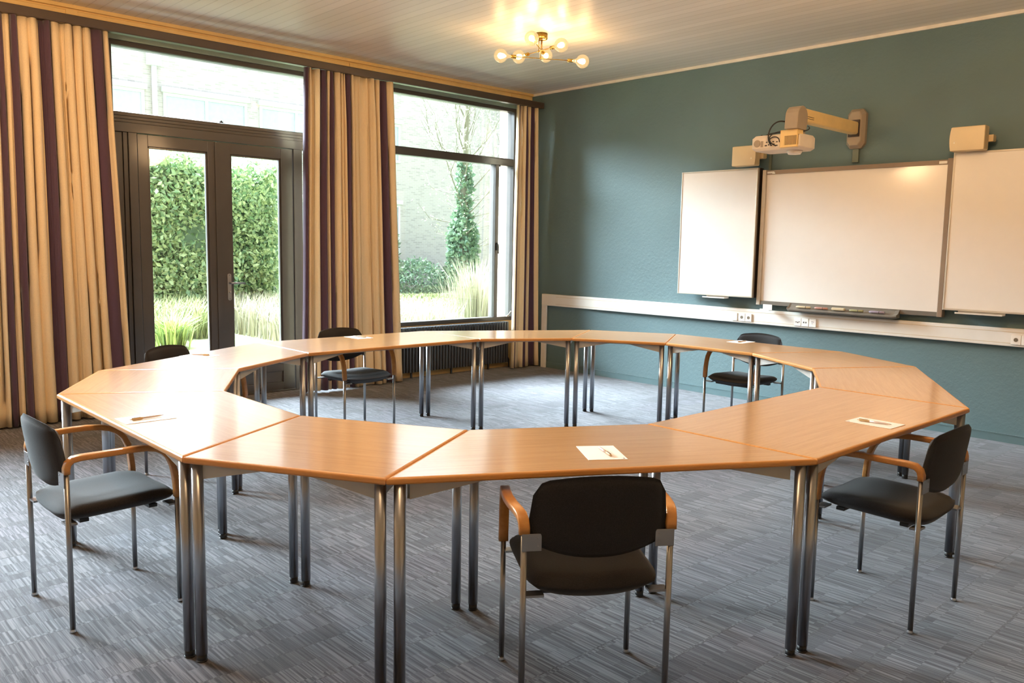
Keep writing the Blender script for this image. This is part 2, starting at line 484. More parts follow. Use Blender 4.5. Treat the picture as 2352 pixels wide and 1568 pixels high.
# handle set
hp = MB().rbox(-7.905, -7.897, 3.543, 3.583, 0.972, 1.238, 0.018, axis='x', seg=5).build('door_handle', M['satin_steel'], d2)
lv = MB().tube([(-7.90, 3.563, 1.145), (-7.855, 3.563, 1.145), (-7.845, 3.572, 1.145), (-7.845, 3.60, 1.145), (-7.845, 3.70, 1.143)], 0.0095, 12).build('lever', M['satin_steel'], hp)
kc = MB().lathe([(0.012, -7.898), (0.012, -7.886), (0.004, -7.885)], 14, (0, 3.567, 1.055), axis='x'); kc.build('lock_cylinder', M['satin_steel'], hp)
kc = MB().lathe([(0.0035, -7.898), (0.0035, -7.8955)], 8, (0, 3.563, 1.222), axis='x').lathe([(0.0035, -7.898), (0.0035, -7.8955)], 8, (0, 3.563, 0.988), axis='x'); kc.build('screw', M['frame_gap'], hp)

# window_2: right window
m = MB()
m.box(fx0, fx1, 5.15, 7.42, 3.255, 3.30)
m.box(fx0, fx1, 5.15, 5.21, 0.60, 3.255); m.box(fx0, fx1 + 0.01, 7.378, 7.46, 0.60, 3.255)
m.box(fx0, fx1, 5.21, 7.38, 2.575, 2.655); m.box(fx0, fx1 - 0.01, 5.21, 7.38, 2.655, 2.668)
m.box(fx0, fx1 - 0.004, 7.085, 7.140, 0.648, 2.575)
m.box(fx0, fx1, 5.21, 7.38, 0.600, 0.648)
m.box(fx0, fx1 + 0.004, 7.14, 7.16, 2.555, 2.575)
w2 = m.build('window_2', M['dark_frame']); bevel(w2, 0.004); tag(w2, kind='structure')
pane(w2, 5.21, 7.38, 2.66, 3.255); pane(w2, 5.21, 7.085, 0.648, 2.575); pane(w2, 7.14, 7.38, 0.648, 2.575)
mm = MB().rbox(-7.905, -7.885, 7.098, 7.122, 1.50, 1.60, 0.008, axis='x').tube([(-7.885, 7.11, 1.585), (-7.865, 7.11, 1.57), (-7.865, 7.112, 1.46)], 0.007, 8)
mm.build('latch', M['black_plastic'], w2)
mm = MB().tube([(-7.88, 7.31, 0.66), (-7.86, 7.33, 0.70), (-7.86, 7.345, 0.72)], 0.007, 8).box(-7.90, -7.875, 7.29, 7.33, 0.648, 0.665)
mm.build('stay_handle', M['white_metal'], w2)
mm = MB().box(-7.94, -7.885, 5.15, 7.42, 3.30, 3.409); tag(mm.build('trim_4', M['blind_panel']), kind='structure')
# reveal of white painted edge right of the window
mm = MB().box(-7.90, -7.85, 7.46, 7.475, 0.60, 3.30); tag(mm.build('trim_5', M['white_metal']), kind='structure')
# window_3: continues the window wall to the left of the frame
m = MB()
m.box(fx0, fx1, -1.0, 0.95, 3.25, 3.30); m.box(fx0, fx1, -1.0, 0.95, 0.62, 0.67)
for yy in (-1.0, -0.05, 0.89): m.box(fx0, fx1, yy, yy + 0.06, 0.67, 3.25)
m.box(fx0, fx1, -0.94, 0.89, 2.57, 2.65)
w3 = m.build('window_3', M['dark_frame']); tag(w3, kind='structure'); pane(w3, -1.0, 0.95, 0.67, 3.25)

# ------------------------------------------------------------------ curtains
m = MB().rbox(-7.665, -7.585, -2.0, 7.605, 3.290, 3.366, 0.008, axis='y', seg=2)
cr = m.build('curtain_rail', M['rail_brown'])
tag(cr, 'long dark brown curtain rail boxing running above the windows and doors', 'curtain rail')
for yy in (7.30, 4.95, 2.2, 0.2):
    MB().box(XW + 0.02, -7.62, yy - 0.03, yy + 0.03, 3.366, 3.376).box(XW + 0.019, XW + 0.03, yy - 0.045, yy + 0.045, 3.366, 3.46).build('bracket', M['ochre_wood'], cr)

def curtain(name, segs, top, bottom, label, seed):
    """segs: list of (width fraction boundary list, colour index, kind) visible pleats; top/bottom y ranges"""
    r = random.Random(seed)
    tot = sum(w for w, c, k in segs)
    # cross-section sampled per pleat
    NZ = 26; zs = [0.018 + (3.288 - 0.018) * (i / (NZ - 1)) for i in range(NZ)]
    cols = []
    pos = 0.0; prof = []
    for i, (w, c, kind) in enumerate(segs):
        n = 7
        d = {'f': 0.055, 'w': 0.03, 'v': -0.035}[kind] * (0.8 + 0.4 * r.random())
        for k in range(n):
            tt = k / (n - 1)
            e = math.sin(PI * min(max(tt, 0), 1)) ** 0.6
            fold = (-0.016 if kind != 'v' else 0.0)
            prof.append(((pos + w * tt) / tot, fold + d * e, c, r.random() if k == 0 else 0, i))
        pos += w
    rings = []
    ph = [r.random() * 6.28 for _ in segs]
    for z in zs:
        f = (z - zs[0]) / (zs[-1] - zs[0])
        y0 = bottom[0] + (top[0] - bottom[0]) * f ** 0.8; y1 = bottom[1] + (top[1] - bottom[1]) * f ** 0.8
        pinch = max(0.0, (f - 0.86) / 0.14)
        row = []
        for u, x, c, q, i in prof:
            wob = 0.004 * math.sin(3.0 * f * 2 + ph[i]) * (1 - pinch)
            y = y0 + (y1 - y0) * u + wob
            # pinch pleats near the header tape
            xx = x * (1 - 0.35 * pinch) + pinch * 0.012 * math.sin(u * tot / 0.021)
            xx += 0.012 * math.sin(u * 5 + ph[0]) * (1 - f)
            row.append((-7.625 + xx, y, z))
        rings.append(row)
    mb = MB(); n = len(prof)
    verts = [p for row in rings for p in row]
    mb.v = verts
    for a in range(NZ - 1):
        for j in range(n - 1):
            mb.f.append((a * n + j, a * n + j + 1, (a + 1) * n + j + 1, (a + 1) * n + j))
            mb.m.append(prof[j][2] if prof[j][4] == prof[j + 1][4] else prof[j][2]); mb.sm.append(True)
    o = mb.build(name, [M['curtain_tan'], M['curtain_cream'], M['curtain_purple']])
    sd = o.modifiers.new('thick', 'SOLIDIFY'); sd.thickness = 0.003
    tag(o, label, 'curtain', 'striped curtains on the window wall')
    return o
T_, R_, P_ = 0, 1, 2
def segs_from(bounds, cols):
    return [(bounds[i + 1] - bounds[i], c[0], c[1]) for i, c in enumerate(cols)]
L = [1.20, 1.30, 1.36, 1.603, 1.641, 1.689, 1.735, 1.795, 1.871, 1.948, 1.984, 2.04, 2.114, 2.144, 2.216, 2.285, 2.302, 2.365, 2.461, 2.508]
curtain('curtain', segs_from(L, [(T_, 'f'), (P_, 'f'), (T_, 'w'), (R_, 'f'), (P_, 'f'), (T_, 'w'), (P_, 'f'), (T_, 'f'), (T_, 'f'), (P_, 'v'), (P_, 'f'), (T_, 'f'), (T_, 'v'), (T_, 'f'), (T_, 'f'), (T_, 'v'), (T_, 'f'), (P_, 'w'), (T_, 'f')]),
        (1.18, 2.425), (1.08, 2.535), 'wide tan and purple striped curtain left of the glass doors', 3)
Mm = [4.218, 4.264, 4.296, 4.343, 4.41, 4.487, 4.525, 4.574, 4.657, 4.692, 4.723, 4.777, 4.82, 4.89, 5.009, 5.031, 5.108, 5.166, 5.204, 5.273, 5.374]
curtain('curtain', segs_from(Mm, [(P_, 'f'), (T_, 'f'), (T_, 'v'), (R_, 'f'), (P_, 'f'), (T_, 'w'), (P_, 'f'), (T_, 'f'), (T_, 'f'), (T_, 'f'), (P_, 'f'), (T_, 'f'), (T_, 'w'), (T_, 'v'), (T_, 'v'), (T_, 'f'), (T_, 'f'), (P_, 'v'), (P_, 'f'), (T_, 'f')][:20]),
        (4.255, 5.335), (4.20, 5.47), 'tan and purple striped curtain between the glass doors and right window', 5)
Rr = [7.164, 7.18, 7.205, 7.295, 7.342, 7.397, 7.461, 7.557, 7.617]
curtain('curtain', segs_from(Rr, [(R_, 'f'), (P_, 'f'), (T_, 'w'), (R_, 'f'), (P_, 'f'), (T_, 'f'), (P_, 'v'), (T_, 'f')]),
        (7.175, 7.52), (7.13, 7.625), 'narrow tan and purple striped curtain in the corner by the teal wall', 9)

# ------------------------------------------------------------------ radiator under the right window
rd = empty('radiator', (-7.79, 6.31, 0.0))
tag(rd, 'dark grey column radiator below the right window', 'radiator')
m = MB()
n = 40
m.loft([[(0.05 * a, 0.0155 * b2, z) for a, b2 in ((-1, -.6), (-.85, -1), (.85, -1), (1, -.6), (1, .6), (.85, 1), (-.85, 1), (-1, .6))] for z in (0.075, 0.085, 0.585, 0.598)], 0, False)
m.box(-0.028, 0.028, -0.0175, 0.0175, 0.11, 0.14); m.box(-0.028, 0.028, -0.0175, 0.0175, 0.54, 0.57)
c0 = m.build('column', M['radiator_paint'], rd)
c0.location = (0, -0.88, 0)
for k in range(1, n):
    c = c0.copy(); C.objects.link(c); c.parent = rd; c.location = (0, -0.88 + k * 0.045, 0)
MB().tube([(0, 0.90, 0.12), (0, 0.93, 0.12), (0, 0.945, 0.10), (0, 0.945, 0.0)], 0.010, 10).build('pipe', M['radiator_paint'], rd)
MB().tube([(0, -0.9, 0.12), (0, -0.945, 0.12), (0, -0.945, 0.0)], 0.010, 10).build('pipe', M['radiator_paint'], rd)
for yy in (-0.6, 0.0, 0.6): MB().box(-0.012, 0.012, yy - 0.022, yy - 0.004, 0.0, 0.09).build('foot', M['radiator_paint'], rd)

# ------------------------------------------------------------------ tables
TZ = 0.779
A0 = 0.8
CEN = (-3.7095, 3.7104); ROT = -0.00206
Lin = [1, 1, 1, 2, 1, 1, 1, 1, 1, 2, 1, 1]
def ring():
    P = [np.zeros(2)]
    for k, l in enumerate(Lin):
        g = math.radians(30 * k)
        P.append(P[-1] + l * A0 * np.array([math.cos(g), math.sin(g)]))
    P = np.array(P[:12]); O = []
    for k in range(12):
        e = k if k % 2 == 1 else k - 1
        g = math.radians(30 * e - 90)
        O.append(P[k] + A0 * np.array([math.cos(g), math.sin(g)]))
    c = P.mean(0)
    return P - c, np.array(O) - c
RI, RO = ring()
cr_, sr_ = math.cos(ROT), math.sin(ROT)
RM = np.array([[cr_, -sr_], [sr_, cr_]])
RI = RI @ RM.T + np.array(CEN); RO = RO @ RM.T + np.array(CEN)

def inset_poly(poly, d):
    """poly counter-clockwise; moves every edge inwards by d"""
    n = len(poly); out = []
    for i in range(n):
        p0, p1, p2 = Vector(poly[i - 1]), Vector(poly[i]), Vector(poly[(i + 1) % n])
        e1 = (p1 - p0).normalized(); e2 = (p2 - p1).normalized()
        n1 = Vector((-e1.y, e1.x)); n2 = Vector((-e2.y, e2.x))
        bis = (n1 + n2); bis = bis / bis.dot(n1)
        out.append(p1 + bis * d)
    return out

def make_table(poly, name):
    """poly: local CCW corners, first edge = outer edge"""
    t = empty(name)
    g = 0.0015
    def ringz(d, z): return [(p.x, p.y, z) for p in inset_poly(poly, d)]
    m = MB()
    m.loft([ringz(0.012, TZ - 0.024), ringz(0.012, TZ)], 0, False)
    m.build('tabletop', M['beech_top'], t)
    prof = [(0.0125, TZ + 0.0002), (g + 0.0045, TZ - 0.0012), (g + 0.001, TZ - 0.0045), (g, TZ - 0.009), (g, TZ - 0.018), (g + 0.002, TZ - 0.0225), (g + 0.006, TZ - 0.0245), (0.0125, TZ - 0.0245)]
    m = MB(); m.loft([ringz(d, z) for d, z in prof] , 0, False, caps=False)
    m.build('edge_band', M['beech_edge'], t)
    # frame: tapering apron plates running from every leg along the edges
    m = MB(); n = len(poly)
    ip = inset_poly(poly, 0.042); zt = TZ - 0.025
    for i in range(n):
        p, q = ip[i], ip[(i + 1) % n]; e = (q - p); L_ = e.length; e = e / L_
        nn = Vector((-e.y, e.x)) * 0.0015
        k = min(0.27, L_ * 0.42)
        for a, s in ((p, 1), (q, -1)):
            b0 = a + e * s * 0.012; b1 = a + e * s * k
            v = []
            for w in (b0 - nn, b0 + nn): v += [(w.x, w.y, zt), (w.x, w.y, zt - 0.062)]
            for w in (b1 - nn, b1 + nn): v += [(w.x, w.y, zt), (w.x, w.y, zt - 0.008)]
            f = [(0, 1, 5, 4), (2, 6, 7, 3), (1, 3, 7, 5), (0, 4, 6, 2), (0, 2, 3, 1), (4, 5, 7, 6)]
            m.add(v, f)
            # bent lip along the sloping lower edge
            w2 = nn * 8
            v = [(b0.x, b0.y, zt - 0.062), (b0.x + w2.x, b0.y + w2.y, zt - 0.062), (b1.x, b1.y, zt - 0.008), (b1.x + w2.x, b1.y + w2.y, zt - 0.008)]
            v += [(x, y, z + 0.002) for x, y, z in v]
            m.add(v, [(0, 1, 3, 2), (4, 6, 7, 5), (0, 4, 5, 1), (2, 3, 7, 6), (0, 2, 6, 4), (1, 5, 7, 3)])
        b0 = p + e * 0.2; b1 = q - e * 0.2
        v = []
        for w in (b0 - nn, b0 + nn, b1 + nn, b1 - nn): v += [(w.x, w.y, zt), (w.x, w.y, zt - 0.008)]
        m.add(v, [(0, 2, 4, 6), (1, 7, 5, 3), (0, 1, 3, 2), (2, 3, 5, 4), (4, 5, 7, 6), (6, 7, 1, 0)])
    m.build('frame', M['grey_frame'], t)
    ip = inset_poly(poly, 0.036)
    # acute corners: keep the leg close to the tip
    lg = None
    for i in range(n):
        p0, p1, p2 = Vector(poly[i - 1]), Vector(poly[i]), Vector(poly[(i + 1) % n])
        cosang = (p0 - p1).normalized().dot((p2 - p1).normalized())
        pos = inset_poly(poly, 0.029)[i] if cosang > 0.2 else ip[i]
        if lg is None:
            m = MB().lathe([(0.0205, 0.028), (0.0205, TZ - 0.025)], 20)
            lg = m.build('leg', M['chrome'], t)
            MB().lathe([(0.019, 0.0), (0.0205, 0.002), (0.0205, 0.0045), (0.017, 0.005), (0.0185, 0.008), (0.0185, 0.028)], 18).build('foot', M['black_plastic'], lg)
            lg.location = (pos.x, pos.y, 0)
        else:
            l2 = lg.copy(); C.objects.link(l2); l2.parent = t; l2.location = (pos.x, pos.y, 0)
            f2 = lg.children[0].copy(); C.objects.link(f2); f2.parent = l2
    return t

h = A0 * math.sqrt(3) / 2
shapes = {
    't': [(-A0, -h / 2), (A0, -h / 2), (A0 / 2, h / 2), (-A0 / 2, h / 2)],
    's': [(-A0 / 2, -A0 / 2), (A0 / 2, -A0 / 2), (A0 / 2, A0 / 2), (-A0 / 2, A0 / 2)],
    'r': [(-A0, -A0 / 2), (A0, -A0 / 2), (A0, A0 / 2), (-A0, A0 / 2)]}
names = {'t': 'trapezoid_table', 's': 'square_table', 'r': 'rectangular_table'}
kinds = 'tsttttsstttt'
kinds = ['t', 's', 't', 'r', 't', 's', 't', 's', 't', 'r', 't', 's']
tlabels = [
    'trapezoid beech table at the near left with the left armchair tucked under it',
    'bare square beech table at the front, shining with window glare',
    'trapezoid beech table at the front centre, right behind the nearest chair back',
    'rectangular beech table at the right, holding a sheet and pen before the right armchair',
    'bare trapezoid beech table at the far right end below the right whiteboard',
    'small square beech table at the back right of the ring, below the left whiteboard',
    'trapezoid beech table before the chair that stands at the teal wall',
    'small square beech table at the back of the ring before the bare teal wall corner',
    'bare trapezoid beech table in front of the radiator and right window',
    'rectangular beech table in front of the curtain between doors and right window',
    'trapezoid beech table in front of the glass doors, a sheet lying on it',
    'small square beech table at the left, in front of the wide left curtain']
proto = {}
for k in range(12):
    kd = kinds[k]; kn = (k + 1) % 12
    c = (RI[k] + RI[kn] + RO[k] + RO[kn]) / 4
    om = (RO[k] + RO[kn]) / 2; im = (RI[k] + RI[kn]) / 2
    c = (om + im) / 2
    ang = math.radians(30 * k) + ROT
    if kd not in proto:
        o = make_table(shapes[kd], names[kd]); proto[kd] = o
        o.location = (c[0], c[1], 0); o.rotation_euler = (0, 0, ang)
    else:
        o = dup(proto[kd], (c[0], c[1], 0), ang)
    tag(o, tlabels[k], 'table', 'beech tables joined into a ring')

# ------------------------------------------------------------------ armchairs
def make_chair():
    t = empty('armchair')
    # seat cushion
    m = MB(); NU, NV = 18, 16; top = []; bot = []
    for j in range(NV + 1):
        v = -1 + 2 * j / NV
        for i in range(NU + 1):
            u = -1 + 2 * i / NU
            w = 0.222 + 0.010 * (v + 1) / 2
            # rounded plan corners
            x = u * w * (1 - 0.10 * (abs(v) ** 6)); y = v * 0.235 * (1 - 0.09 * abs(u) ** 4) + 0.012
            edge = max(abs(u), abs(v)); e2 = (1 - abs(u) ** 5) ** 0.5 * (1 - abs(v) ** 6) ** 0.5
            mid = 0.452 + 0.012 * u * u + 0.012 * (v + 1) / 2
            zt = mid + 0.006 + 0.036 * e2 - 0.010 * (1 - u * u) * (1 - v * v) - 0.012 * max(v - 0.5, 0) * 2
            zb = mid - 0.004 - 0.044 * e2 * (1 - 0.45 * u * u)
            top.append((x, y, zt)); bot.append((x, y, zb))
    W = NU + 1
    ft = [(j * W + i, j * W + i + 1, (j + 1) * W + i + 1, (j + 1) * W + i) for j in range(NV) for i in range(NU)]
    N = len(top)
    fb = [tuple(N + q for q in reversed(f)) for f in ft]
    rim = [j for j in range(NU)] ; fs = []
    loop = [i for i in range(W)] + [j * W + NU for j in range(1, NV + 1)] + [NV * W + i for i in range(NU - 1, -1, -1)] + [j * W for j in range(NV - 1, 0, -1)]
    for a, b2 in zip(loop, loop[1:] + loop[:1]): fs.append((a, N + a, N + b2, b2))
    m.add(top + bot, ft + fb + fs, 0, True)
    m.build('seat', M['charcoal_fabric'], t)
    # backrest pad
    m = MB(); F = []; Bk = []
    for j in range(NV + 1):
        v = j / NV
        for i in range(NU + 1):
            u = -1 + 2 * i / NU
            au = abs(u)
            zb = 0.556 + 0.060 * au ** 2.2 + (0.02 * ((au - 0.88) / 0.12) ** 2 if au > 0.88 else 0)
            zt = 0.838 - 0.026 * au ** 2 - (0.042 * ((au - 0.82) / 0.18) ** 2 if au > 0.82 else 0)
            z = zb + (zt - zb) * v
            x = u * (0.234 - 0.016 * v)
            y = -0.215 + 0.030 * u * u - 0.010 - (z - 0.60) * 0.16
            th = 0.020 * (1 - au ** 6) ** 0.5 * (1 - abs(2 * v - 1) ** 6) ** 0.5
            F.append((x, y + th, z)); Bk.append((x, y - th * 0.9 - 0.002, z))
    m.add(F + Bk, [tuple(reversed(f)) for f in ft] + [tuple(N + q for q in f) for f in ft] + fs, 0, True)
    m.build('backrest', M['charcoal_fabric'], t)
    lw, ld = 0.243, 0.215
    prof = []
    for cx, cy, st in ((0.012, 0.006, 0), (-0.012, 0.006, 1), (-0.012, -0.006, 2), (0.012, -0.006, 3)):
        for k in range(4):
            a = (st + k / 3) * PI / 2
            prof.append((cx + 0.006 * math.cos(a), cy + 0.006 * math.sin(a)))
    for s in (-1, 1):
        pts = [(lw, -ld, 0.642), (lw, -ld, 0.662), (lw + .002, -ld + 0.006, 0.682), (lw + .006, -ld + 0.022, 0.697), (lw + .012, -0.16, 0.702), (lw + .020, -0.10, 0.703), (lw + .024, -0.03, 0.704), (lw + .022, 0.03, 0.704), (lw + .016, 0.085, 0.700),
               (lw + .010, 0.125, 0.690), (lw + .006, 0.157, 0.672), (lw + .003, 0.182, 0.645), (lw + .001, 0.200, 0.605), (lw, 0.210, 0.555), (lw, ld, 0.50), (lw, ld, 0.466)]
        pts = [(s * x, y, z) for x, y, z in pts]
        MB().sweep(pts, prof, (1, 0, 0)).build('armrest', M['beech_arm'], t)
        for y, zt in ((-ld, 0.645), (ld, 0.468)):
            lg = MB().lathe([(0.0105, 0.012), (0.0105, zt)], 16).build('leg', M['satin_steel'], t)
            lg.location = (s * lw, y, 0)
            MB().lathe([(0.0125, 0.0), (0.0135, 0.002), (0.0135, 0.006), (0.0108, 0.012), (0.0108, 0.013)], 14).build('glide', M['chrome'], lg)
        # flat plate screwed to the backrest
        m = MB().box(min(s * 0.252, s * 0.188), max(s * 0.252, s * 0.188), -ld - 0.0125, -ld - 0.0095, 0.588, 0.645)
        for dz in (0.604, 0.632): m.lathe([(0.003, 0.0), (0.003, 0.002)], 8, (s * 0.200, -ld - 0.0123, dz), axis='y')
        bevel(m.build('back_bracket', M['satin_steel'], t), 0.002)
        for y in (-ld + 0.03, ld - 0.03):
            yb = -ld if y < 0 else ld
            MB().box(min(s * 0.175, s * 0.240), max(s * 0.175, s * 0.240), min(y, yb) - 0.005, max(y, yb) + 0.005, 0.430, 0.438).build('seat_bracket', M['satin_steel'], t)
    MB().box(-0.17, 0.17, -0.15, -0.115, 0.414, 0.428).build('underframe_bar', M['black_plastic'], t)
    MB().box(-0.17, 0.17, 0.125, 0.16, 0.416, 0.430).build('underframe_bar', M['black_plastic'], t)
    return t
ch = make_chair()
poses = [
    ((-1.862, 2.096), 56.0, 'charcoal armchair nearest the camera, its backrest turned to us'),
    ((-3.706, 1.088), 2.5, 'charcoal armchair at the left picture edge, seen from its side at the near left table'),
    ((-1.449, 3.669), 90.0, 'charcoal armchair at the right end of the ring, pushed under the right rectangular table'),
    ((-5.889, 3.730), -88.6, 'charcoal armchair before the middle curtain, its shiny seat front visible under the table'),
    ((-3.751, 6.244), 179.3, 'charcoal armchair at the back with the teal wall directly behind it'),
    ((-5.493, 2.225), -60.9, 'charcoal armchair before the left glass door, only its rounded back top above the table')]
for i, (xy, a, lab) in enumerate(poses):
    if i == 0:
        o = ch; o.location = (xy[0], xy[1], 0); o.rotation_euler = (0, 0, math.radians(a))
    else:
        o = dup(ch, (xy[0], xy[1], 0), math.radians(a))
    tag(o, lab, 'chair', 'armchairs around the ring of tables')

# ------------------------------------------------------------------ sheets and pens
def make_sheet():
    m = MB().box(-0.105, 0.105, -0.074, 0.074, 0, 0.0016)
    m.box(0.086, 0.097, 0.060, 0.066, 0.0016, 0.0018, 1)
    return m.build('sheet_of_paper', [M['paper_white'], M['paper_mark']])
def make_pen():
    p = empty('ballpoint_pen')
    MB().lathe([(0.0015, -0.068), (0.003, -0.060), (0.0042, -0.05), (0.0046, -0.02), (0.0046, 0.02)], 12, (0, 0, 0.0052), axis='x').build('barrel', M['pen_clear'], p)
    MB().lathe([(0.0006, -0.076), (0.0015, -0.068), (0.0028, -0.060)], 10, (0, 0, 0.0052), axis='x').build('tip', M['pen_dark'], p)
    MB().lathe([(0.0047, 0.02), (0.0052, 0.022), (0.0052, 0.060), (0.004, 0.066), (0.0022, 0.067), (0.0022, 0.074)], 12, (0, 0, 0.0052), axis='x').build('grip', M['pen_tan'], p)
    MB().box(0.028, 0.066, -0.0012, 0.0012, 0.0095, 0.0112).build('clip', M['pen_dark'], p)
    return p
sh0 = make_sheet(); pn0 = make_pen()
sheets = [((-1.996, 2.345), -35.0, 0.0, 'on the front centre table behind the nearest chair'),
          ((-3.655, 1.258), 90.0, 180.0, 'on the near left table by the left armchair'),
          ((-1.567, 3.742), 178.0, 2.0, 'on the right rectangular table by the right armchair'),
          ((-3.770, 6.205), 90.0, 175.0, 'on the back table before the far chair'),
          ((-5.850, 3.740), 2.0, 10.0, 'on the rectangular table by the middle curtain'),
          ((-5.485, 2.250), 30.0, 0.0, 'on the trapezoid table before the left glass door')]
for i, (xy, a, pa, where) in enumerate(sheets):
    s = sh0 if i == 0 else sh0.copy()
    if i: C.objects.link(s)
    s.location = (xy[0], xy[1], TZ + 0.0004); s.rotation_euler = (0, 0, math.radians(a))
    tag(s, 'white sheet ' + where, 'paper', 'white sheets set out on the tables')
    ar = math.radians(a + pa + 6)
    px, py = xy[0] + 0.012 * math.cos(ar + 1.57), xy[1] + 0.012 * math.sin(ar + 1.57)
    if i == 0:
        q = pn0; q.location = (px, py, TZ + 0.0022); q.rotation_euler = (0, 0, ar)
    else:
        q = dup(pn0, (px, py, TZ + 0.0022), ar)
    tag(q, 'pale ballpoint pen on the sheet ' + where, 'pen', 'pens lying on the white sheets')

# ------------------------------------------------------------------ teal wall: cable trunking, sockets
m = MB().rbox(-7.555, 1.9, 7.60, YT - 0.0005, 0.808, 0.956, 0.006, axis='x', seg=2)
tk = m.build('cable_trunking', M['trunk_white'])
tag(tk, 'white cable trunking running along the teal wall below the whiteboards', 'cable duct')
MB().rbox(-7.555, -7.475, 7.60, YT - 0.018, 0.0, 0.808, 0.006, seg=2).build('vertical_duct', M['trunk_white'], tk)
MB().box(-7.3, 1.9, 7.5985, 7.601, 0.925, 0.928).box(-7.3, 1.9, 7.5985, 7.601, 0.833, 0.836).build('lid_seam', M['cream_side'], tk)

def socket(x, n, label, kind):
    s = empty('wall_socket', (x, 7.60, 0.866))
    tag(s, label, 'socket', 'outlets in the white trunking')
    w = 0.078
    for k in range(n):
        m = MB().rbox(k * w + 0.002, (k + 1) * w - 0.002, -0.012, 0.0005, -0.040, 0.040, 0.006, axis='y', seg=3)
        pl = m.build('cover_plate', M['socket_white'], s)
        kk = kind[k]
        cx = k * w + w / 2
        if kk == 's':
            mm = MB().lathe([(0.021, 0.0122), (0.0205, 0.0135), (0.018, 0.0128), (0.017, 0.0122)], 22, (cx, 0, 0), axis='y')
            mm.build('socket_rim', M['socket_white'], pl)
            MB().lathe([(0.0165, 0.0115), (0.0165, 0.0126)], 20, (cx, 0, 0), axis='y').build('socket_well', M['socket_hole'], pl)
            mm = MB()
            for dx in (-0.0075, 0.0075): mm.lathe([(0.0025, 0.0125), (0.0025, 0.0131)], 8, (cx + dx, 0, 0), axis='y')
            mm.build('pin_hole', M['socket_dark'], pl)
        elif kk == 'd':
            mm = MB()
            for dx in (-0.015, 0.008): mm.box(cx + dx - 0.004, cx + dx + 0.009, -0.0128, -0.0118, -0.007, 0.007)
            mm.build('data_port', M['socket_dark'], pl)
        elif kk == 'h':
            mm = MB().box(cx - 0.014, cx + 0.014, -0.0128, -0.0118, 0.008, 0.012).box(cx - 0.010, cx + 0.006, -0.0128, -0.0118, -0.008, -0.005)
            mm.build('data_port', M['socket_dark'], pl)
        elif kk == 'v':
            mm = MB().box(cx - 0.022, cx - 0.004, -0.0128, -0.0118, -0.004, 0.002).box(cx - 0.002, cx + 0.010, -0.0128, -0.0118, -0.010, 0.000).box(cx + 0.013, cx + 0.024, -0.0128, -0.0118, -0.003, 0.006)
            mm.build('data_port', M['socket_dark'], pl)
    return s
socket(-4.745, 1, 'white blank cover at the left of the double power outlet in the trunking', 'b')
socket(-4.667 + 0.012, 2, 'white double power outlet in the trunking below the left whiteboard', 'ss')
socket(-4.035, 3, 'white triple data outlet in the trunking below the pen tray', 'vdh')
socket(-2.125, 2, 'white power outlet in the trunking below the right whiteboard', 'ss')

# ------------------------------------------------------------------ whiteboards
def board(name, x0, x1, z0, z1, yf, depth, label):
    o = empty(name, ((x0 + x1) / 2, YT, z0))
    X0, X1, H = x0 - (x0 + x1) / 2, x1 - (x0 + x1) / 2, z1 - z0
    f, bk = yf - YT, yf - YT + depth
    fw = 0.016
    m = MB().box(X0 + fw, X1 - fw, f + 0.004, bk, fw, H - fw).build('panel', M['board_white'], o)
    m = MB()
    m.rbox(X0, X0 + fw, f, bk, 0, H, 0.004, seg=2); m.rbox(X1 - fw, X1, f, bk, 0, H, 0.004, seg=2)
    m.box(X0 + fw, X1 - fw, f, bk, 0, fw); m.box(X0 + fw, X1 - fw, f, bk, H - fw, H)
    bevel(m.build('frame', M['board_alu'], o), 0.002)
    tag(o, label, 'whiteboard')
    return o
lb = board('whiteboard', -5.393, -4.474, 1.076, 2.378, 7.53, 0.035, 'narrow white left wing board with thin aluminium frame on the teal wall')
MB().box(0.4455, 0.4595, -0.085, -0.02, 0.0, 1.302).build('hinge_post', M['board_dark'], lb)
MB().box(-0.10, 0.17, -0.17, -0.09, -0.022, -0.017).box(-0.10, 0.17, -0.172, -0.168, -0.022, -0.010).box(-0.10, 0.17, -0.094, -0.09, -0.022, 0.0).build('pen_ledge', M['white_metal'], lb)
MB().box(-0.40, -0.36, -0.085, 0, 0.5, 0.54).box(0.30, 0.34, -0.085, 0, 0.5, 0.54).build('wall_mount', M['board_dark'], lb)
rb = board('whiteboard', -2.650, -1.730, 1.078, 2.398, 7.53, 0.035, 'white right wing board with thin aluminium frame, cut off by the picture edge')
MB().box(-0.34, 0.02, -0.17, -0.09, -0.022, -0.017).box(-0.34, 0.02, -0.172, -0.168, -0.022, -0.010).box(-0.34, 0.02, -0.094, -0.09, -0.022, 0.0).build('pen_ledge', M['white_metal'], rb)
MB().box(-0.40, -0.36, -0.085, 0, 0.5, 0.54).box(0.30, 0.34, -0.085, 0, 0.5, 0.54).build('wall_mount', M['board_dark'], rb)
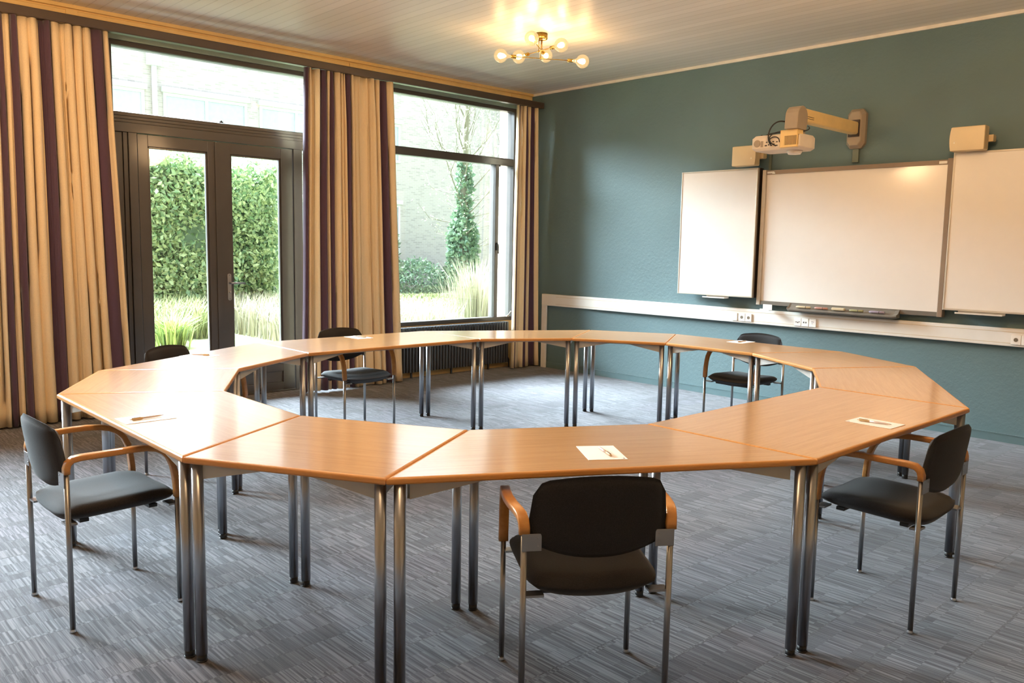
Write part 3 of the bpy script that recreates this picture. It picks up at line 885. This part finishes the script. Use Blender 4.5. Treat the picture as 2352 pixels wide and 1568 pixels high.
# centre board
cb_ = empty('interactive_whiteboard', (-3.555, YT, 1.010))
tag(cb_, 'large white centre board with taupe frame and a pen tray below it', 'whiteboard')
MB().box(-0.85, 0.85, -0.066, -0.02, 0.042, 1.300).build('panel', M['board_white'], cb_)
m = MB(); m.rbox(-0.892, -0.850, -0.085, -0.015, 0.0, 1.345, 0.006, seg=2); bevel(m.build('side_rail', M['board_alu'], cb_), 0.002)
m = MB(); m.rbox(0.850, 0.895, -0.085, -0.015, 0.0, 1.350, 0.006, seg=2); bevel(m.build('side_rail', M['board_taupe'], cb_), 0.002)
MB().box(-0.85, 0.85, -0.078, -0.015, 1.300, 1.338).build('top_rail', M['board_taupe'], cb_)
MB().box(-0.85, 0.85, -0.078, -0.015, 0.004, 0.042).build('bottom_rail', M['tray_grey'], cb_)
MB().box(-0.84, -0.765, -0.0815, -0.078, 1.308, 1.326).box(-0.785, -0.755, -0.083, -0.078, 1.303, 1.316).build('corner_clip', M['white_metal'], cb_)
MB().box(0.78, 0.845, -0.082, -0.078, 1.306, 1.328).build('corner_clip', M['white_metal'], cb_)
m = MB()
m.loft([[(x, -0.078, 0.032 + e), (x, -0.078, -0.042 + e), (x, -0.125, -0.045 + e), (x, -0.148, -0.030 + e), (x, -0.148, -0.014 + e), (x, -0.130, -0.008 + e), (x, -0.110, 0.0 + e), (x, -0.090, 0.024 + e)] for x, e in ((-0.52, 0.012), (-0.50, 0.0), (0.50, 0.0), (0.54, 0.01))], 0, False)
tr_ = m.build('pen_tray', M['tray_grey'], cb_); bevel(tr_, 0.004)
MB().box(-0.80, -0.70, -0.16, -0.10, -0.048, -0.044).box(-0.80, -0.70, -0.162, -0.158, -0.048, -0.032).box(-0.80, -0.70, -0.104, -0.10, -0.048, 0.01).build('corner_bracket', M['white_metal'], cb_)
# pens lying in the tray
def marker(x, ln, mat, label, cat='marker pen', r=0.011):
    o = empty('board_marker', (x, YT - 0.128, 1.012))
    MB().lathe([(0.004, -ln / 2), (r * 0.8, -ln / 2 + 0.006), (r, -ln / 2 + 0.02), (r, ln / 2 - 0.004), (r * 0.7, ln / 2)], 14, (0, 0, r - 0.004), axis='x').build('barrel', M[mat], o)
    MB().lathe([(r * 1.06, ln / 2 - 0.05), (r * 1.06, ln / 2 - 0.045)], 14, (0, 0, r - 0.004), axis='x').build('cap_ring', M['pen_dark'], o)
    return tag(o, label, cat, 'markers in the pen tray')
marker(-3.91, 0.15, 'marker_cream', 'cream marker at the left end of the pen tray')
marker(-3.73, 0.13, 'marker_red', 'pinkish marker second from the left in the pen tray')
marker(-3.39, 0.13, 'marker_green', 'olive green marker right of the eraser in the pen tray')
marker(-3.20, 0.14, 'marker_violet', 'greyish violet marker at the right end of the pen tray')
er = MB().rbox(-0.065, 0.065, -0.016, 0.016, 0, 0.026, 0.014, seg=4).build('board_eraser', M['marker_cream'])
er.location = (-3.56, YT - 0.128, 1.009)
tag(er, 'rounded cream board eraser in the middle of the pen tray', 'eraser')

# ------------------------------------------------------------------ loudspeakers
def speaker(xc, zc, label, mirror):
    s = empty('loudspeaker', (xc, YT, zc))
    sg = -1 if mirror else 1
    # front face at y=-0.26..; body tapers to the back
    m = MB()
    def rect(w, hh, y, r=0.012):
        pts = []
        for cx, cz, st in ((w - r, hh - r, 0), (-w + r, hh - r, 1), (-w + r, -hh + r, 2), (w - r, -hh + r, 3)):
            for k in range(5):
                a = (st + k / 4) * PI / 2
                pts.append((cx + r * math.cos(a), y, cz + r * math.sin(a)))
        return pts
    m.loft([rect(0.128, 0.095, -0.238), rect(0.131, 0.098, -0.230), rect(0.131, 0.098, -0.150), rect(0.080, 0.070, -0.070, 0.01)], 0, False)
    m.build('cabinet', M['cream_side'], s)
    m = MB(); NU, NV = 12, 6; pts = []; w, hh = 0.126, 0.0935
    for j in range(NV + 1):
        for i in range(NU + 1):
            u = -1 + 2 * i / NU; v = -1 + 2 * j / NV
            pts.append((u * w - sg * 0.010 * (1 - v * v) * (1 if u * sg < -0.8 else 0), -0.240 - 0.012 * (1 - u * u) * (1 - v ** 4), v * hh))
    W = NU + 1
    m.add(pts, [(j * W + i, j * W + i + 1, (j + 1) * W + i + 1, (j + 1) * W + i) for j in range(NV) for i in range(NU)], 0, True)
    g = m.build('grille', M['cream_plastic'], s)
    lx = -0.095 if not mirror else 0.092
    m = MB().add([(lx - 0.006, -0.2475, -0.036), (lx + 0.006, -0.2475, -0.036), (lx, -0.2475, -0.016), (lx - 0.006, -0.2450, -0.036), (lx + 0.006, -0.2450, -0.036), (lx, -0.2450, -0.016)],
                 [(0, 1, 2), (3, 5, 4), (0, 3, 4, 1), (1, 4, 5, 2), (2, 5, 3, 0)])
    m.build('badge', M['logo_white'], s)
    m = MB().box(0.082 if True else 0, 0.165, -0.145, -0.09, -0.028, 0.028).box(-0.03, 0.03, -0.09, 0, -0.045, 0.045).box(0.125, 0.165, -0.10, -0.075, -0.022, 0.022)
    bevel(m.build('wall_bracket', M['cream_side'], s), 0.003)
    return tag(s, label, 'speaker')
speaker(-2.514, 2.493, 'cream wall loudspeaker mounted above the right whiteboard', False)
speaker(-4.578, 2.490, 'cream wall loudspeaker above the left whiteboard, partly behind the projector', True)

# ------------------------------------------------------------------ projector on its wall arm
pa = empty('projector_mount', (-3.535, YT, 2.68))
tag(pa, 'cream projector arm reaching out from the teal wall above the centre board', 'mounting arm')
def oct_(w, hh, y, cz=0.0, k=0.6):
    return [(w * k, y, cz - hh), (w, y, cz - hh * 0.75), (w, y, cz + hh * 0.75), (w * k, y, cz + hh), (-w * k, y, cz + hh), (-w, y, cz + hh * 0.75), (-w, y, cz - hh * 0.75), (-w * k, y, cz - hh)]
m = MB(); m.loft([oct_(0.085, 0.178, 0.0), oct_(0.085, 0.178, -0.045), oct_(0.060, 0.150, -0.085)], 0, False)
bevel(m.build('wall_plate', M['mount_grey'], pa), 0.006)
MB().box(-0.050, 0.050, -0.10, -0.080, -0.075, 0.075).build('plate_slot', M['board_dark'], pa)
m = MB(); m.rbox(-0.042, 0.042, -1.12, -0.08, -0.056, 0.056, 0.018, axis='y', seg=4); m.build('boom', M['arm_cream'], pa)
m = MB()
for dz in (-0.012, -0.028): m.box(0.041, 0.0435, -1.06, -0.93, dz, dz + 0.004)
m.build('boom_slot', M['board_dark'], pa)
def halfdisc(x):
    pts = [(x, -1.235, -0.125), (x, -1.075, -0.125)]
    for k in range(9):
        a = PI * k / 8
        pts.append((x, -1.145 + 0.085 * math.cos(a), -0.03 + 0.095 * math.sin(a)))
    return pts
m = MB(); m.loft([halfdisc(-0.058), halfdisc(-0.052), halfdisc(0.052), halfdisc(0.058)], 0, False)
bevel(m.build('end_housing', M['mount_grey'], pa), 0.006)
MB().tube([(0, -1.04, -0.10), (0, -1.04, -0.1599)], 0.022, 14).build('drop_tube', M['mount_grey'], pa)
MB().box(-0.028, 0.028, -0.030, -0.001, -0.30, -0.178).build('conduit', M['conduit_green'], pa)

pj = empty('projector', (-3.70, 6.62, 2.40))
tag(pj, 'white short throw projector hanging from the end of the cream wall arm', 'projector')
m = MB()
def pr(w0, w1, y0, y1, z, r=0.03):
    pts = []
    for cx, cy, st in ((w1 - r, y1 - r, 0), (w0 + r, y1 - r, 1), (w0 + r, y0 + r, 2), (w1 - r, y0 + r, 3)):
        for k in range(4):
            a = (st + k / 3) * PI / 2
            pts.append((cx + r * math.cos(a), cy + r * math.sin(a), z))
    return pts
m.loft([pr(-0.20, 0.19, -0.14, 0.13, 0.0), pr(-0.225, 0.215, -0.155, 0.145, 0.02), pr(-0.225, 0.215, -0.155, 0.145, 0.105), pr(-0.20, 0.20, -0.145, 0.135, 0.128)], 0, False)
bevel(m.build('casing', M['projector_white'], pj), 0.005)
m = MB(); m.rbox(0.05, 0.205, -0.165, -0.06, 0.012, 0.155, 0.008, seg=2); m.build('vent_housing', M['arm_cream'], pj)
m = MB().box(0.205, 0.2075, -0.150, -0.075, 0.03, 0.115)
m.box(0.095, 0.20, -0.1675, -0.165, 0.030, 0.105)
m.build('vent_panel', M['projector_vent'], pj)
m = MB()
for k in range(9): m.box(0.099 + k * 0.0115, 0.102 + k * 0.0115, -0.1695, -0.1675, 0.03, 0.105)
for k in range(6): m.box(0.2075, 0.209, -0.147 + k * 0.0125, -0.144 + k * 0.0125, 0.03, 0.115)
m.build('vent_slat', M['arm_cream'], pj)
m = MB().lathe([(0.052, -0.030), (0.062, -0.015), (0.066, 0.004)], 22, (0.10, 0.0, 0.0)); m.build('lens_dome', M['lens_white'], pj)
m = MB().box(-0.10, 0.04, -0.1565, -0.154, 0.025, 0.085); m.build('connector_panel', M['projector_white'], pj)
m = MB()
for k, (xx, zz, ww) in enumerate(((-0.09, 0.035, 0.02), (-0.06, 0.04, 0.012), (-0.04, 0.034, 0.018), (-0.012, 0.042, 0.012), (0.008, 0.03, 0.02), (-0.08, 0.062, 0.012), (-0.05, 0.066, 0.01), (-0.02, 0.064, 0.014), (0.015, 0.06, 0.012))):
    m.box(xx, xx + ww, -0.159, -0.1562, zz, zz + 0.010)
m.build('connector', M['pen_dark'], pj)
m = MB().lathe([(0.030, 0.0), (0.030, 0.004), (0.026, 0.005)], 20, (-0.165, -0.155, 0.062), axis='y'); m.build('speaker_grille', M['mount_grey'], pj)
m = MB().box(-0.130, -0.108, -0.1575, -0.154, 0.03, 0.08); m.build('handle_recess', M['mount_grey'], pj)
for xx, yy in ((-0.17, -0.08), (-0.08, -0.10)): MB().lathe([(0.010, 0.126), (0.010, 0.140), (0.007, 0.144)], 12, (xx, yy, 0)).build('foot', M['pen_dark'], pj)
MB().box(-0.01, 0.10, -0.05, 0.07, 0.124, 0.136).tube([(0.165, -0.01, 0.10), (0.165, -0.01, 0.155)], 0.025, 14).build('mount_plate', M['mount_grey'], pj)
cbm = MB()
def bez(p, n=16):
    P = [Vector(q) for q in p]; out = []
    for i in range(n + 1):
        t_ = i / n; Q = P[:]
        while len(Q) > 1: Q = [a.lerp(b2, t_) for a, b2 in zip(Q, Q[1:])]
        out.append(tuple(Q[0]))
    return out
cbl = empty('projector_cable', (-3.70, 6.62, 2.40))
tag(cbl, 'tangle of black cables looping over the projector', 'cable')
MB().tube(bez([(-0.03, -0.165, 0.045), (-0.08, -0.20, 0.10), (-0.06, -0.16, 0.33), (0.10, -0.10, 0.28), (0.12, -0.06, 0.15), (0.13, 0.02, 0.16)], 22), 0.006, 8).build('loop', M['black_plastic'], cbl)
MB().tube(bez([(-0.10, -0.13, 0.128), (-0.02, -0.16, 0.14), (0.05, -0.15, 0.142), (0.10, -0.12, 0.155), (0.17, -0.09, 0.145)], 14), 0.007, 8).build('lead', M['black_plastic'], cbl)
MB().tube(bez([(0.02, -0.165, 0.03), (-0.05, -0.20, 0.06), (-0.06, -0.19, 0.12), (-0.02, -0.14, 0.15), (0.05, -0.13, 0.15)], 14), 0.005, 8).build('lead', M['black_plastic'], cbl)
MB().tube(bez([(0.12, -0.08, 0.15), (0.20, -0.03, 0.145), (0.245, -0.02, 0.15), (0.225, 0.02, 0.185), (0.18, 0.055, 0.2)], 14), 0.004, 8).build('lead', M['black_plastic'], cbl)
MB().tube(bez([(-0.05, -0.165, 0.07), (-0.03, -0.19, 0.10), (0.0, -0.17, 0.12), (0.04, -0.15, 0.11), (0.045, -0.16, 0.06)], 12), 0.004, 8).build('lead', M['black_plastic'], cbl)
# slim duct behind the left speaker
sd_ = MB().box(-4.420, -4.395, YT - 0.018, YT - 0.0005, 2.36, 2.62).build('cable_conduit', M['conduit_green'])
tag(sd_, 'slim upright cable conduit on the teal wall right of the left loudspeaker', 'conduit')

# ------------------------------------------------------------------ ceiling lamp
lp = empty('ceiling_lamp', (-5.6, 5.55, CEIL))
tag(lp, 'brass ceiling lamp with six glowing globe bulbs on crossing arms', 'ceiling lamp')
MB().lathe([(0.062, 0.0), (0.062, -0.046), (0.058, -0.052), (0.002, -0.052)], 32).build('canopy', M['brass'], lp)
cx, cy = -5.6, 5.55
arms = [((-5.783, 5.22, 3.277), (-5.388, 5.892, 3.277)), ((-5.90, 5.556, 3.340), (-5.29, 5.50, 3.340)), ((-5.33, 5.17, 3.347), (-5.70, 5.72, 3.347))]
offs = [(0.018, 0.0), (-0.018, 0.012), (-0.012, -0.03)]
bulbs = []
for (a, b2), of in zip(arms, offs):
    A = Vector(a) - Vector((cx, cy, CEIL)); B = Vector(b2) - Vector((cx, cy, CEIL)); d = (B - A).normalized()
    mid = A + d * (-(A.xy.dot(d.xy)))
    MB().tube([(mid.x, mid.y, A.z), (mid.x, mid.y, -0.05)], 0.004, 10).build('stem', M['brass'], lp)
    MB().tube([A + d * 0.13, B - d * 0.13], 0.004, 10).build('arm', M['brass'], lp)
    MB().ball(mid, 0.011, 12).build('joint', M['brass'], lp)
    for p_, dd in ((A, d), (B, -d)):
        MB().tube([p_ + dd * 0.095, p_ + dd * 0.145], 0.0165, 16).build('socket', M['brass'], lp)
        m = MB()
        # globe with short neck
        rings = []; w = dd.orthogonal().normalized(); w2 = dd.cross(w)
        prof = [(max(0.0625 * math.sin(PI * k / 14), 0.0006), -0.0625 * math.cos(PI * k / 14)) for k in range(0, 13)] + [(0.020, 0.068), (0.014, 0.085), (0.0135, 0.097)]
        for r_, s_ in prof:
            rings.append([tuple(p_ + dd * s_ + (w * math.cos(2 * PI * j / 20) + w2 * math.sin(2 * PI * j / 20)) * r_) for j in range(20)])
        m.loft(rings, 0, True, False)
        bb = m.build('bulb', M['bulb_glass'], lp)
        m = MB(); m.tube([p_ - dd * 0.028, p_ - dd * 0.02, p_, p_ + dd * 0.03, p_ + dd * 0.05], [0.008, 0.022, 0.026, 0.020, 0.006], 12)
        m.build('filament', M['filament'], bb)
        bulbs.append(Vector((cx, cy, CEIL)) + p_)

# ------------------------------------------------------------------ outdoors
GZ = -0.12
m = MB().box(-60, XW - 0.22, -14, 60, GZ - 0.2, GZ); tag(m.build('ground', M['lawn']), kind='structure')
m = MB()
for i in range(6):
    for j in range(12):
        if i < 3 or j < 7:  # paving past the doors is unseen, added to bounce daylight onto the ceiling
            x_ = -8.97 - i * 0.9; y_ = -2.3 + j * 0.9
            m.box(x_, x_ + 0.89, y_, y_ + 0.89, GZ, GZ + 0.03)
tag(m.build('patio', M['patio_stone']), kind='structure')

fb_ = empty('brick_building', (-26.0, 16.0, GZ))
tag(fb_, 'pale brick building with white framed windows across the garden', 'building')
m = MB(); m.box(-6, 0, -18, 22, 0, 7.5); m.build('brick_wall', M['facade_brick'], fb_)
def fwin(y0, y1, z0, z1):
    y0 -= 16; y1 -= 16; z0 -= GZ; z1 -= GZ
    m = MB(); w = 0.09
    m.box(-0.02, 0.05, y0, y1, z1 - w, z1); m.box(-0.02, 0.05, y0, y1, z0, z0 + w)
    nmul = max(1, round((y1 - y0) / 1.25))
    for k in range(nmul + 1):
        yy = y0 + (y1 - y0 - w) * k / nmul
        m.box(-0.02, 0.05, yy, yy + w, z0 + w, z1 - w)
    m.rbox(0.0, 0.16, y0 - 0.06, y1 + 0.06, z1, z1 + 0.17, 0.04, axis='y')
    f = m.build('window_frame', M['window_white'], fb_)
    MB().box(0.0, 0.012, y0 + w, y1 - w, z0 + w, z1 - w).build('window_pane', M['window_pale'], f)
for y0, y1 in ((3.4, 6.1), (6.55, 9.2), (9.75, 12.42), (12.85, 15.5), (15.9, 18.45)):
    fwin(y0, y1, 4.6, 6.0)
for y0, y1 in ((9.75, 12.42), (12.85, 15.5), (15.9, 18.45)):
    fwin(y0, y1, 1.2, 3.05)
m = MB().tube([(0.10, -6.52, 0.0), (0.10, -6.52, 7.0)], 0.075, 12).rbox(0.0, 0.26, -6.72, -6.34, 6.85, 7.35, 0.04)
m.build('downpipe', M['pipe_white'], fb_)

# brick pier of our own building right of the window
m = MB().box(-8.37, XW - 0.22, 7.56, 8.1, GZ, 3.6)
pier = tag(m.build('brick_pier', M['pier_brick']), 'sunlit brick pier just outside at the right edge of the right window', 'brick pier')

# leaf clouds
def leaf_mesh(name, P, N, size, mat, aspect=0.45, parent=None, droop=0.5, core=None, jitter=0.5):
    """one folded leaf (two quads) per point"""
    n = len(P)
    size = size * (0.7 + 0.6 * rng.random((n, 1)))
    D = rng.normal(size=(n, 3)); D[:, 2] -= droop
    D += N * jitter
    D /= np.linalg.norm(D, axis=1, keepdims=True)
    Sd = np.cross(D, rng.normal(size=(n, 3))); Sd /= np.linalg.norm(Sd, axis=1, keepdims=True)
    U = np.cross(Sd, D)
    w = size * aspect * 0.5
    a = P; b_ = P + D * size * 0.5 + Sd * w + U * size * 0.06; c = P + D * size; d = P + D * size * 0.5 - Sd * w + U * size * 0.06; e = P + D * size * 0.5
    V = np.stack([a, b_, c, d], 1).reshape(-1, 3)
    F = np.arange(n * 4).reshape(n, 4)
    me = bpy.data.meshes.new(name)
    V = V.tolist(); F = F.tolist(); mi = [0] * n
    mats = [mat]
    if core is not None:
        cv, cf, cm = core
        bq = len(V); V += cv; F += [[bq + i for i in f] for f in cf]; mi += [1] * len(cf); mats.append(cm)
    me.from_pydata(V, [], F)
    for q in mats: me.materials.append(q)
    me.polygons.foreach_set('material_index', mi)
    o = bpy.data.objects.new(name, me); C.objects.link(o)
    if parent is not None: o.parent = parent
    return o

# laurel hedge
hx0, hx1, hy0, hy1, hz = -18.3, -17.0, 3.0, 8.75, 3.05
n = 24000
P = []; Nn = []
u = rng.random((n, 3))
face = rng.random(n)
bump = lambda y, z: 0.16 * np.sin(y * 2.1 + 1.3 * z) + 0.12 * np.sin(z * 3.3 - y)
fr_ = face < 0.70
X = np.where(fr_, hx1, hx0 + (hx1 - hx0) * u[:, 0]); Y = hy0 + (hy1 - hy0) * u[:, 1]; Z = np.where(fr_, GZ + 0.15 + (hz - GZ) * u[:, 2], hz + 0.10)
rs = face > 0.90
Y = np.where(rs, hy1, Y); X = np.where(rs, hx0 + (hx1 - hx0) * u[:, 0], X); Z = np.where(rs, GZ + (hz - GZ) * u[:, 2], Z)
X = X + bump(Y, Z) * fr_ + rng.normal(size=n) * 0.07; Z = Z + (~fr_ & ~rs) * (0.12 * np.sin(Y * 3.1) + rng.normal(size=n) * 0.06)
Y = Y + rs * rng.normal(size=n) * 0.10
N_ = np.zeros((n, 3)); N_[fr_, 0] = 1; N_[~fr_, 2] = 1; N_[rs] = (0, 1, 0)
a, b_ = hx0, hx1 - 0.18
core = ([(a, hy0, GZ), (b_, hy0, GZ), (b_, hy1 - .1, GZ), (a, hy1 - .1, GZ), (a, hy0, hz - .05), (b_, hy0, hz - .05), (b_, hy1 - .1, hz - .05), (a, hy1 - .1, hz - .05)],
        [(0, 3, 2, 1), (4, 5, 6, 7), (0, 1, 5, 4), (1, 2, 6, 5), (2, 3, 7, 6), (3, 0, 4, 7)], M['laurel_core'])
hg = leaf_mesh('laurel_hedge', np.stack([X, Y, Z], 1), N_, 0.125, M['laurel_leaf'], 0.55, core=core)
tag(hg, 'tall clipped laurel hedge seen through the glass doors', 'hedge')

# grass
def blades(name, pts, h_, mat, lean=0.4, width=0.012, parent=None, fan=None):
    n = len(pts); V = []; F = []
    H = h_ * (0.6 + 0.7 * rng.random(n)); A_ = rng.random(n) * 2 * PI; Ln = lean * (0.3 + rng.random(n))
    for i in range(n):
        x, y, z = pts[i]; a = A_[i] if fan is None else math.atan2(y - fan[1], x - fan[0]) + 0.5 * (A_[i] / PI - 1)
        dx, dy = math.cos(a), math.sin(a); sx_, sy_ = -dy * width, dx * width
        l = Ln[i] * H[i]
        b0 = len(V)
        V += [(x - sx_, y - sy_, z), (x + sx_, y + sy_, z),
              (x + dx * l * .35 + sx_ * .8, y + dy * l * .35 + sy_ * .8, z + H[i] * .62), (x + dx * l * .35 - sx_ * .8, y + dy * l * .35 - sy_ * .8, z + H[i] * .62),
              (x + dx * l, y + dy * l, z + H[i] * (1 - 0.25 * Ln[i]))]
        F += [(b0, b0 + 1, b0 + 2, b0 + 3), (b0 + 3, b0 + 2, b0 + 4)]
    me = bpy.data.meshes.new(name); me.from_pydata(V, [], F); me.materials.append(mat)
    o = bpy.data.objects.new(name, me); C.objects.link(o)
    if parent is not None: o.parent = parent
    return o
q = rng.random((4200, 2))
pts = [(-16.2 + 2.2 * a, 3.0 + 3.2 * b2, GZ) for a, b2 in q]
tag(blades('meadow_grass', pts, 0.62, M['grass_blade'], 0.5, 0.013), kind='stuff')
q = rng.random((6500, 2))
pts = [(-16.2 + 4.4 * a, 6.6 + 3.2 * b2, GZ) for a, b2 in q]
tag(blades('dry_grass', pts, 0.62, M['dry_blade'], 0.35, 0.011), kind='stuff')
q = rng.random((9000, 2))
pts = [(-22.2 + 9.6 * a, 11.0 + 12 * b2, GZ) for a, b2 in q]
pts = [p_ for p_ in pts if (p_[0] + 22.3) ** 2 + (p_[1] - 18.5) ** 2 > 1.5 and (p_[0] + 14.6) ** 2 + (p_[1] - 12.55) ** 2 > 1.9]
tag(blades('lawn_grass', pts, 0.14, M['grass_blade'], 0.6, 0.02), kind='stuff')
clumps = [(-13.1, 4.95, 'dark green grass clump beside the pale paving outside the left glass door'), (-13.2, 3.85, 'green grass clump farther left outside the left glass door')]
for x, y, lab in clumps:
    pts = [(x + 0.11 * rng.normal(), y + 0.11 * rng.normal(), GZ) for _ in range(420)]
    tag(blades('grass_clump', pts, 0.52, M['clump_blade'], 0.6, 0.010, fan=(x, y)), lab, 'grass clump', 'grass clumps by the paving')
x, y = -14.6, 12.55
pts = [(x + 0.28 * rng.normal(), y + 0.28 * rng.normal(), GZ) for _ in range(700)]
tag(blades('reed_clump', pts, 1.25, M['dry_blade'], 0.35, 0.008, fan=(x, y)), 'tall pale dry reed clump outside at the right of the window', 'reeds')
# low shrubs before the building
def blob(c, r, n):
    p = rng.normal(size=(n, 3)); p /= np.linalg.norm(p, axis=1, keepdims=True)
    rad = (0.55 + 0.45 * rng.random((n, 1)) ** 0.5)
    return np.array(c) + p * rad * np.array(r), p
shr = [((-24.0, 17.8, 0.35), (0.8, 1.0, 0.75), 'low grey green shrub at the left foot of the far brick wall'),
       ((-24.4, 20.2, 0.35), (0.8, 0.9, 0.6), 'low grey green shrub right below the ivy covered tree'),
       ((-24.6, 22.6, 0.3), (0.7, 0.8, 0.6), 'low grey green shrub right of the ivy covered tree'),
       ((-25.3, 17.2, 1.2), (0.45, 0.7, 1.6), 'upright dark shrub against the brick wall at the left window edge')]
for c, r, lab in shr:
    P, N_ = blob(c, r, 1500)
    P[:, 2] = np.maximum(P[:, 2], GZ + 0.02)
    tag(leaf_mesh('shrub', P, N_, 0.15, M['shrub_leaf'], 0.5), lab, 'shrub', 'shrubs along the brick building')
# ivy covered tree with bare twigs
tr0 = empty('tree', (-22.3, 18.5, GZ))
tag(tr0, 'bare branched tree with ivy on its trunk seen through the right window', 'tree')
m = MB(); m.tube([(0, 0, 0), (0.03, 0.05, 2), (-0.02, 0.0, 4), (0.05, 0.06, 6), (0.0, 0.1, 8)], [0.2, 0.17, 0.13, 0.09, 0.04], 8); m.build('trunk', M['bark'], tr0)
m = MB(); r = random.Random(2); tips = []
def branch(p, d, ln, rad, dep):
    path = [p]; q = Vector(p); dd = Vector(d)
    for k in range(3):
        dd = (dd + Vector((r.uniform(-.18, .18), r.uniform(-.18, .18), r.uniform(-.04, .14)))).normalized()
        q = q + dd * ln / 3; path.append(q.copy()); tips.append(q.copy())
    m.tube(path, [rad, rad * .8, rad * .6, rad * .4], 5)
    if dep:
        for k in range(3):
            s_ = path[1 + k % 3]
            branch(s_, (dd + Vector((r.uniform(-.8, .8), r.uniform(-.8, .8), r.uniform(-.1, .6)))).normalized(), ln * .62, rad * .55, dep - 1)
for k in range(20):
    z = 2.6 + 4.6 * k / 20; a = k * 2.4
    branch(Vector((0, 0, z)), Vector((math.cos(a), math.sin(a), 1.0 + 0.04 * k)).normalized(), 2.1 - 0.05 * k, 0.026, 2)
for k in range(10):
    z = 1.6 + 2.0 * k / 10; a = k * 2.4 + 1
    branch(Vector((0, 0, z)), Vector((math.cos(a), math.sin(a), 0.15)).normalized(), 1.2, 0.018, 1)
m.build('branches', M['bark'], tr0)
P1, N1 = blob((0, 0, 1.5), (0.50, 0.55, 1.5), 2400)
P2, N2 = blob((0, 0.02, 3.6), (0.26, 0.28, 1.3), 700)
leaf_mesh('ivy', np.vstack([P1, P2]), np.vstack([N1, N2]), 0.15, M['ivy_leaf'], 0.8, tr0)
tp = np.array([list(v) for v in tips]); tp = np.repeat(tp, 2, 0) + rng.normal(size=(len(tp) * 2, 3)) * 0.12
leaf_mesh('twig_buds', tp, rng.normal(size=tp.shape), 0.10, M['twig_leaf'], 0.4, tr0)

# ------------------------------------------------------------------ light
W = bpy.data.worlds.new('World'); S.world = W; W.use_nodes = True
nt = W.node_tree; nt.nodes.clear()
bg = nt.nodes.new('ShaderNodeBackground'); bg.inputs[0].default_value = (0.80, 0.90, 1.0, 1); bg.inputs[1].default_value = 3.4
wo = nt.nodes.new('ShaderNodeOutputWorld'); nt.links.new(bg.outputs[0], wo.inputs[0])
# the bright part of the overcast sky: a very soft sun
sn = bpy.data.lights.new('overcast_sun', 'SUN'); sn.energy = 150.0; sn.angle = math.radians(70); sn.color = (0.76, 0.89, 1.0)
so = bpy.data.objects.new('overcast_sun', sn); C.objects.link(so)
so.rotation_euler = Vector((1.0, 0.22, -1.08)).to_track_quat('-Z', 'Y').to_euler()
WARM = (1.0, 0.62, 0.31)
def lamp(pos, e, r=0.05, name='lamp_glow'):
    l = bpy.data.lights.new(name, 'POINT'); l.energy = e; l.color = WARM; l.shadow_soft_size = r
    o = bpy.data.objects.new(name, l); C.objects.link(o); o.location = pos; return o
for p_ in bulbs: lamp(p_, 52.0, 0.03, 'bulb_glow')
# the room's other ceiling lamps, above and behind the camera's view
for p_, e_ in (((-5.6, 1.0, 3.0), 118.0), ((-1.9, 5.0, 3.0), 92.0), ((-1.6, 1.0, 3.0), 58.0)): lamp(p_, e_, 0.25)
# daylight portals in the openings
def portal(y0, y1, z0, z1):
    l = bpy.data.lights.new('window_portal', 'AREA'); l.shape = 'RECTANGLE'; l.size = z1 - z0; l.size_y = y1 - y0
    o = bpy.data.objects.new('window_portal', l); C.objects.link(o)
    o.location = (-8.03, (y0 + y1) / 2, (z0 + z1) / 2); o.rotation_euler = (0, -PI / 2, 0)
    l.cycles.is_portal = True
portal(2.5, 4.7, 0, 3.28); portal(5.17, 7.42, 0.6, 3.28); portal(-1.0, 0.95, 0.62, 3.28)

# ------------------------------------------------------------------ camera
cam = bpy.data.cameras.new('camera'); co = bpy.data.objects.new('camera', cam); C.objects.link(co)
Rr_ = ((0.68256687, 0.7306144, 0.01746648), (0.09448223, -0.06451919, -0.99343363), (-0.72468999, 0.67973515, -0.11306874))
X_, D_, F_ = [Vector(v) for v in Rr_]
co.matrix_world = Matrix(((X_.x, -D_.x, -F_.x, 0.0), (X_.y, -D_.y, -F_.y, 0.0), (X_.z, -D_.z, -F_.z, 1.545), (0, 0, 0, 1)))
cam.sensor_width = 36.0; cam.lens = 36.0 * 1900.5 / 2352; cam.clip_start = 0.05; cam.clip_end = 200
S.camera = co

S.view_settings.view_transform = 'Standard'; S.view_settings.look = 'None'
S.view_settings.gamma = 1.0; S.view_settings.use_curve_mapping = False
S.view_settings.exposure = 0.0
cy = S.cycles
cy.use_denoising = True; cy.max_bounces = 8; cy.diffuse_bounces = 5; cy.glossy_bounces = 4; cy.transparent_max_bounces = 12
cy.sample_clamp_indirect = 4.0; cy.caustics_reflective = False; cy.caustics_refractive = False
cy.use_adaptive_sampling = True; cy.adaptive_threshold = 0.02
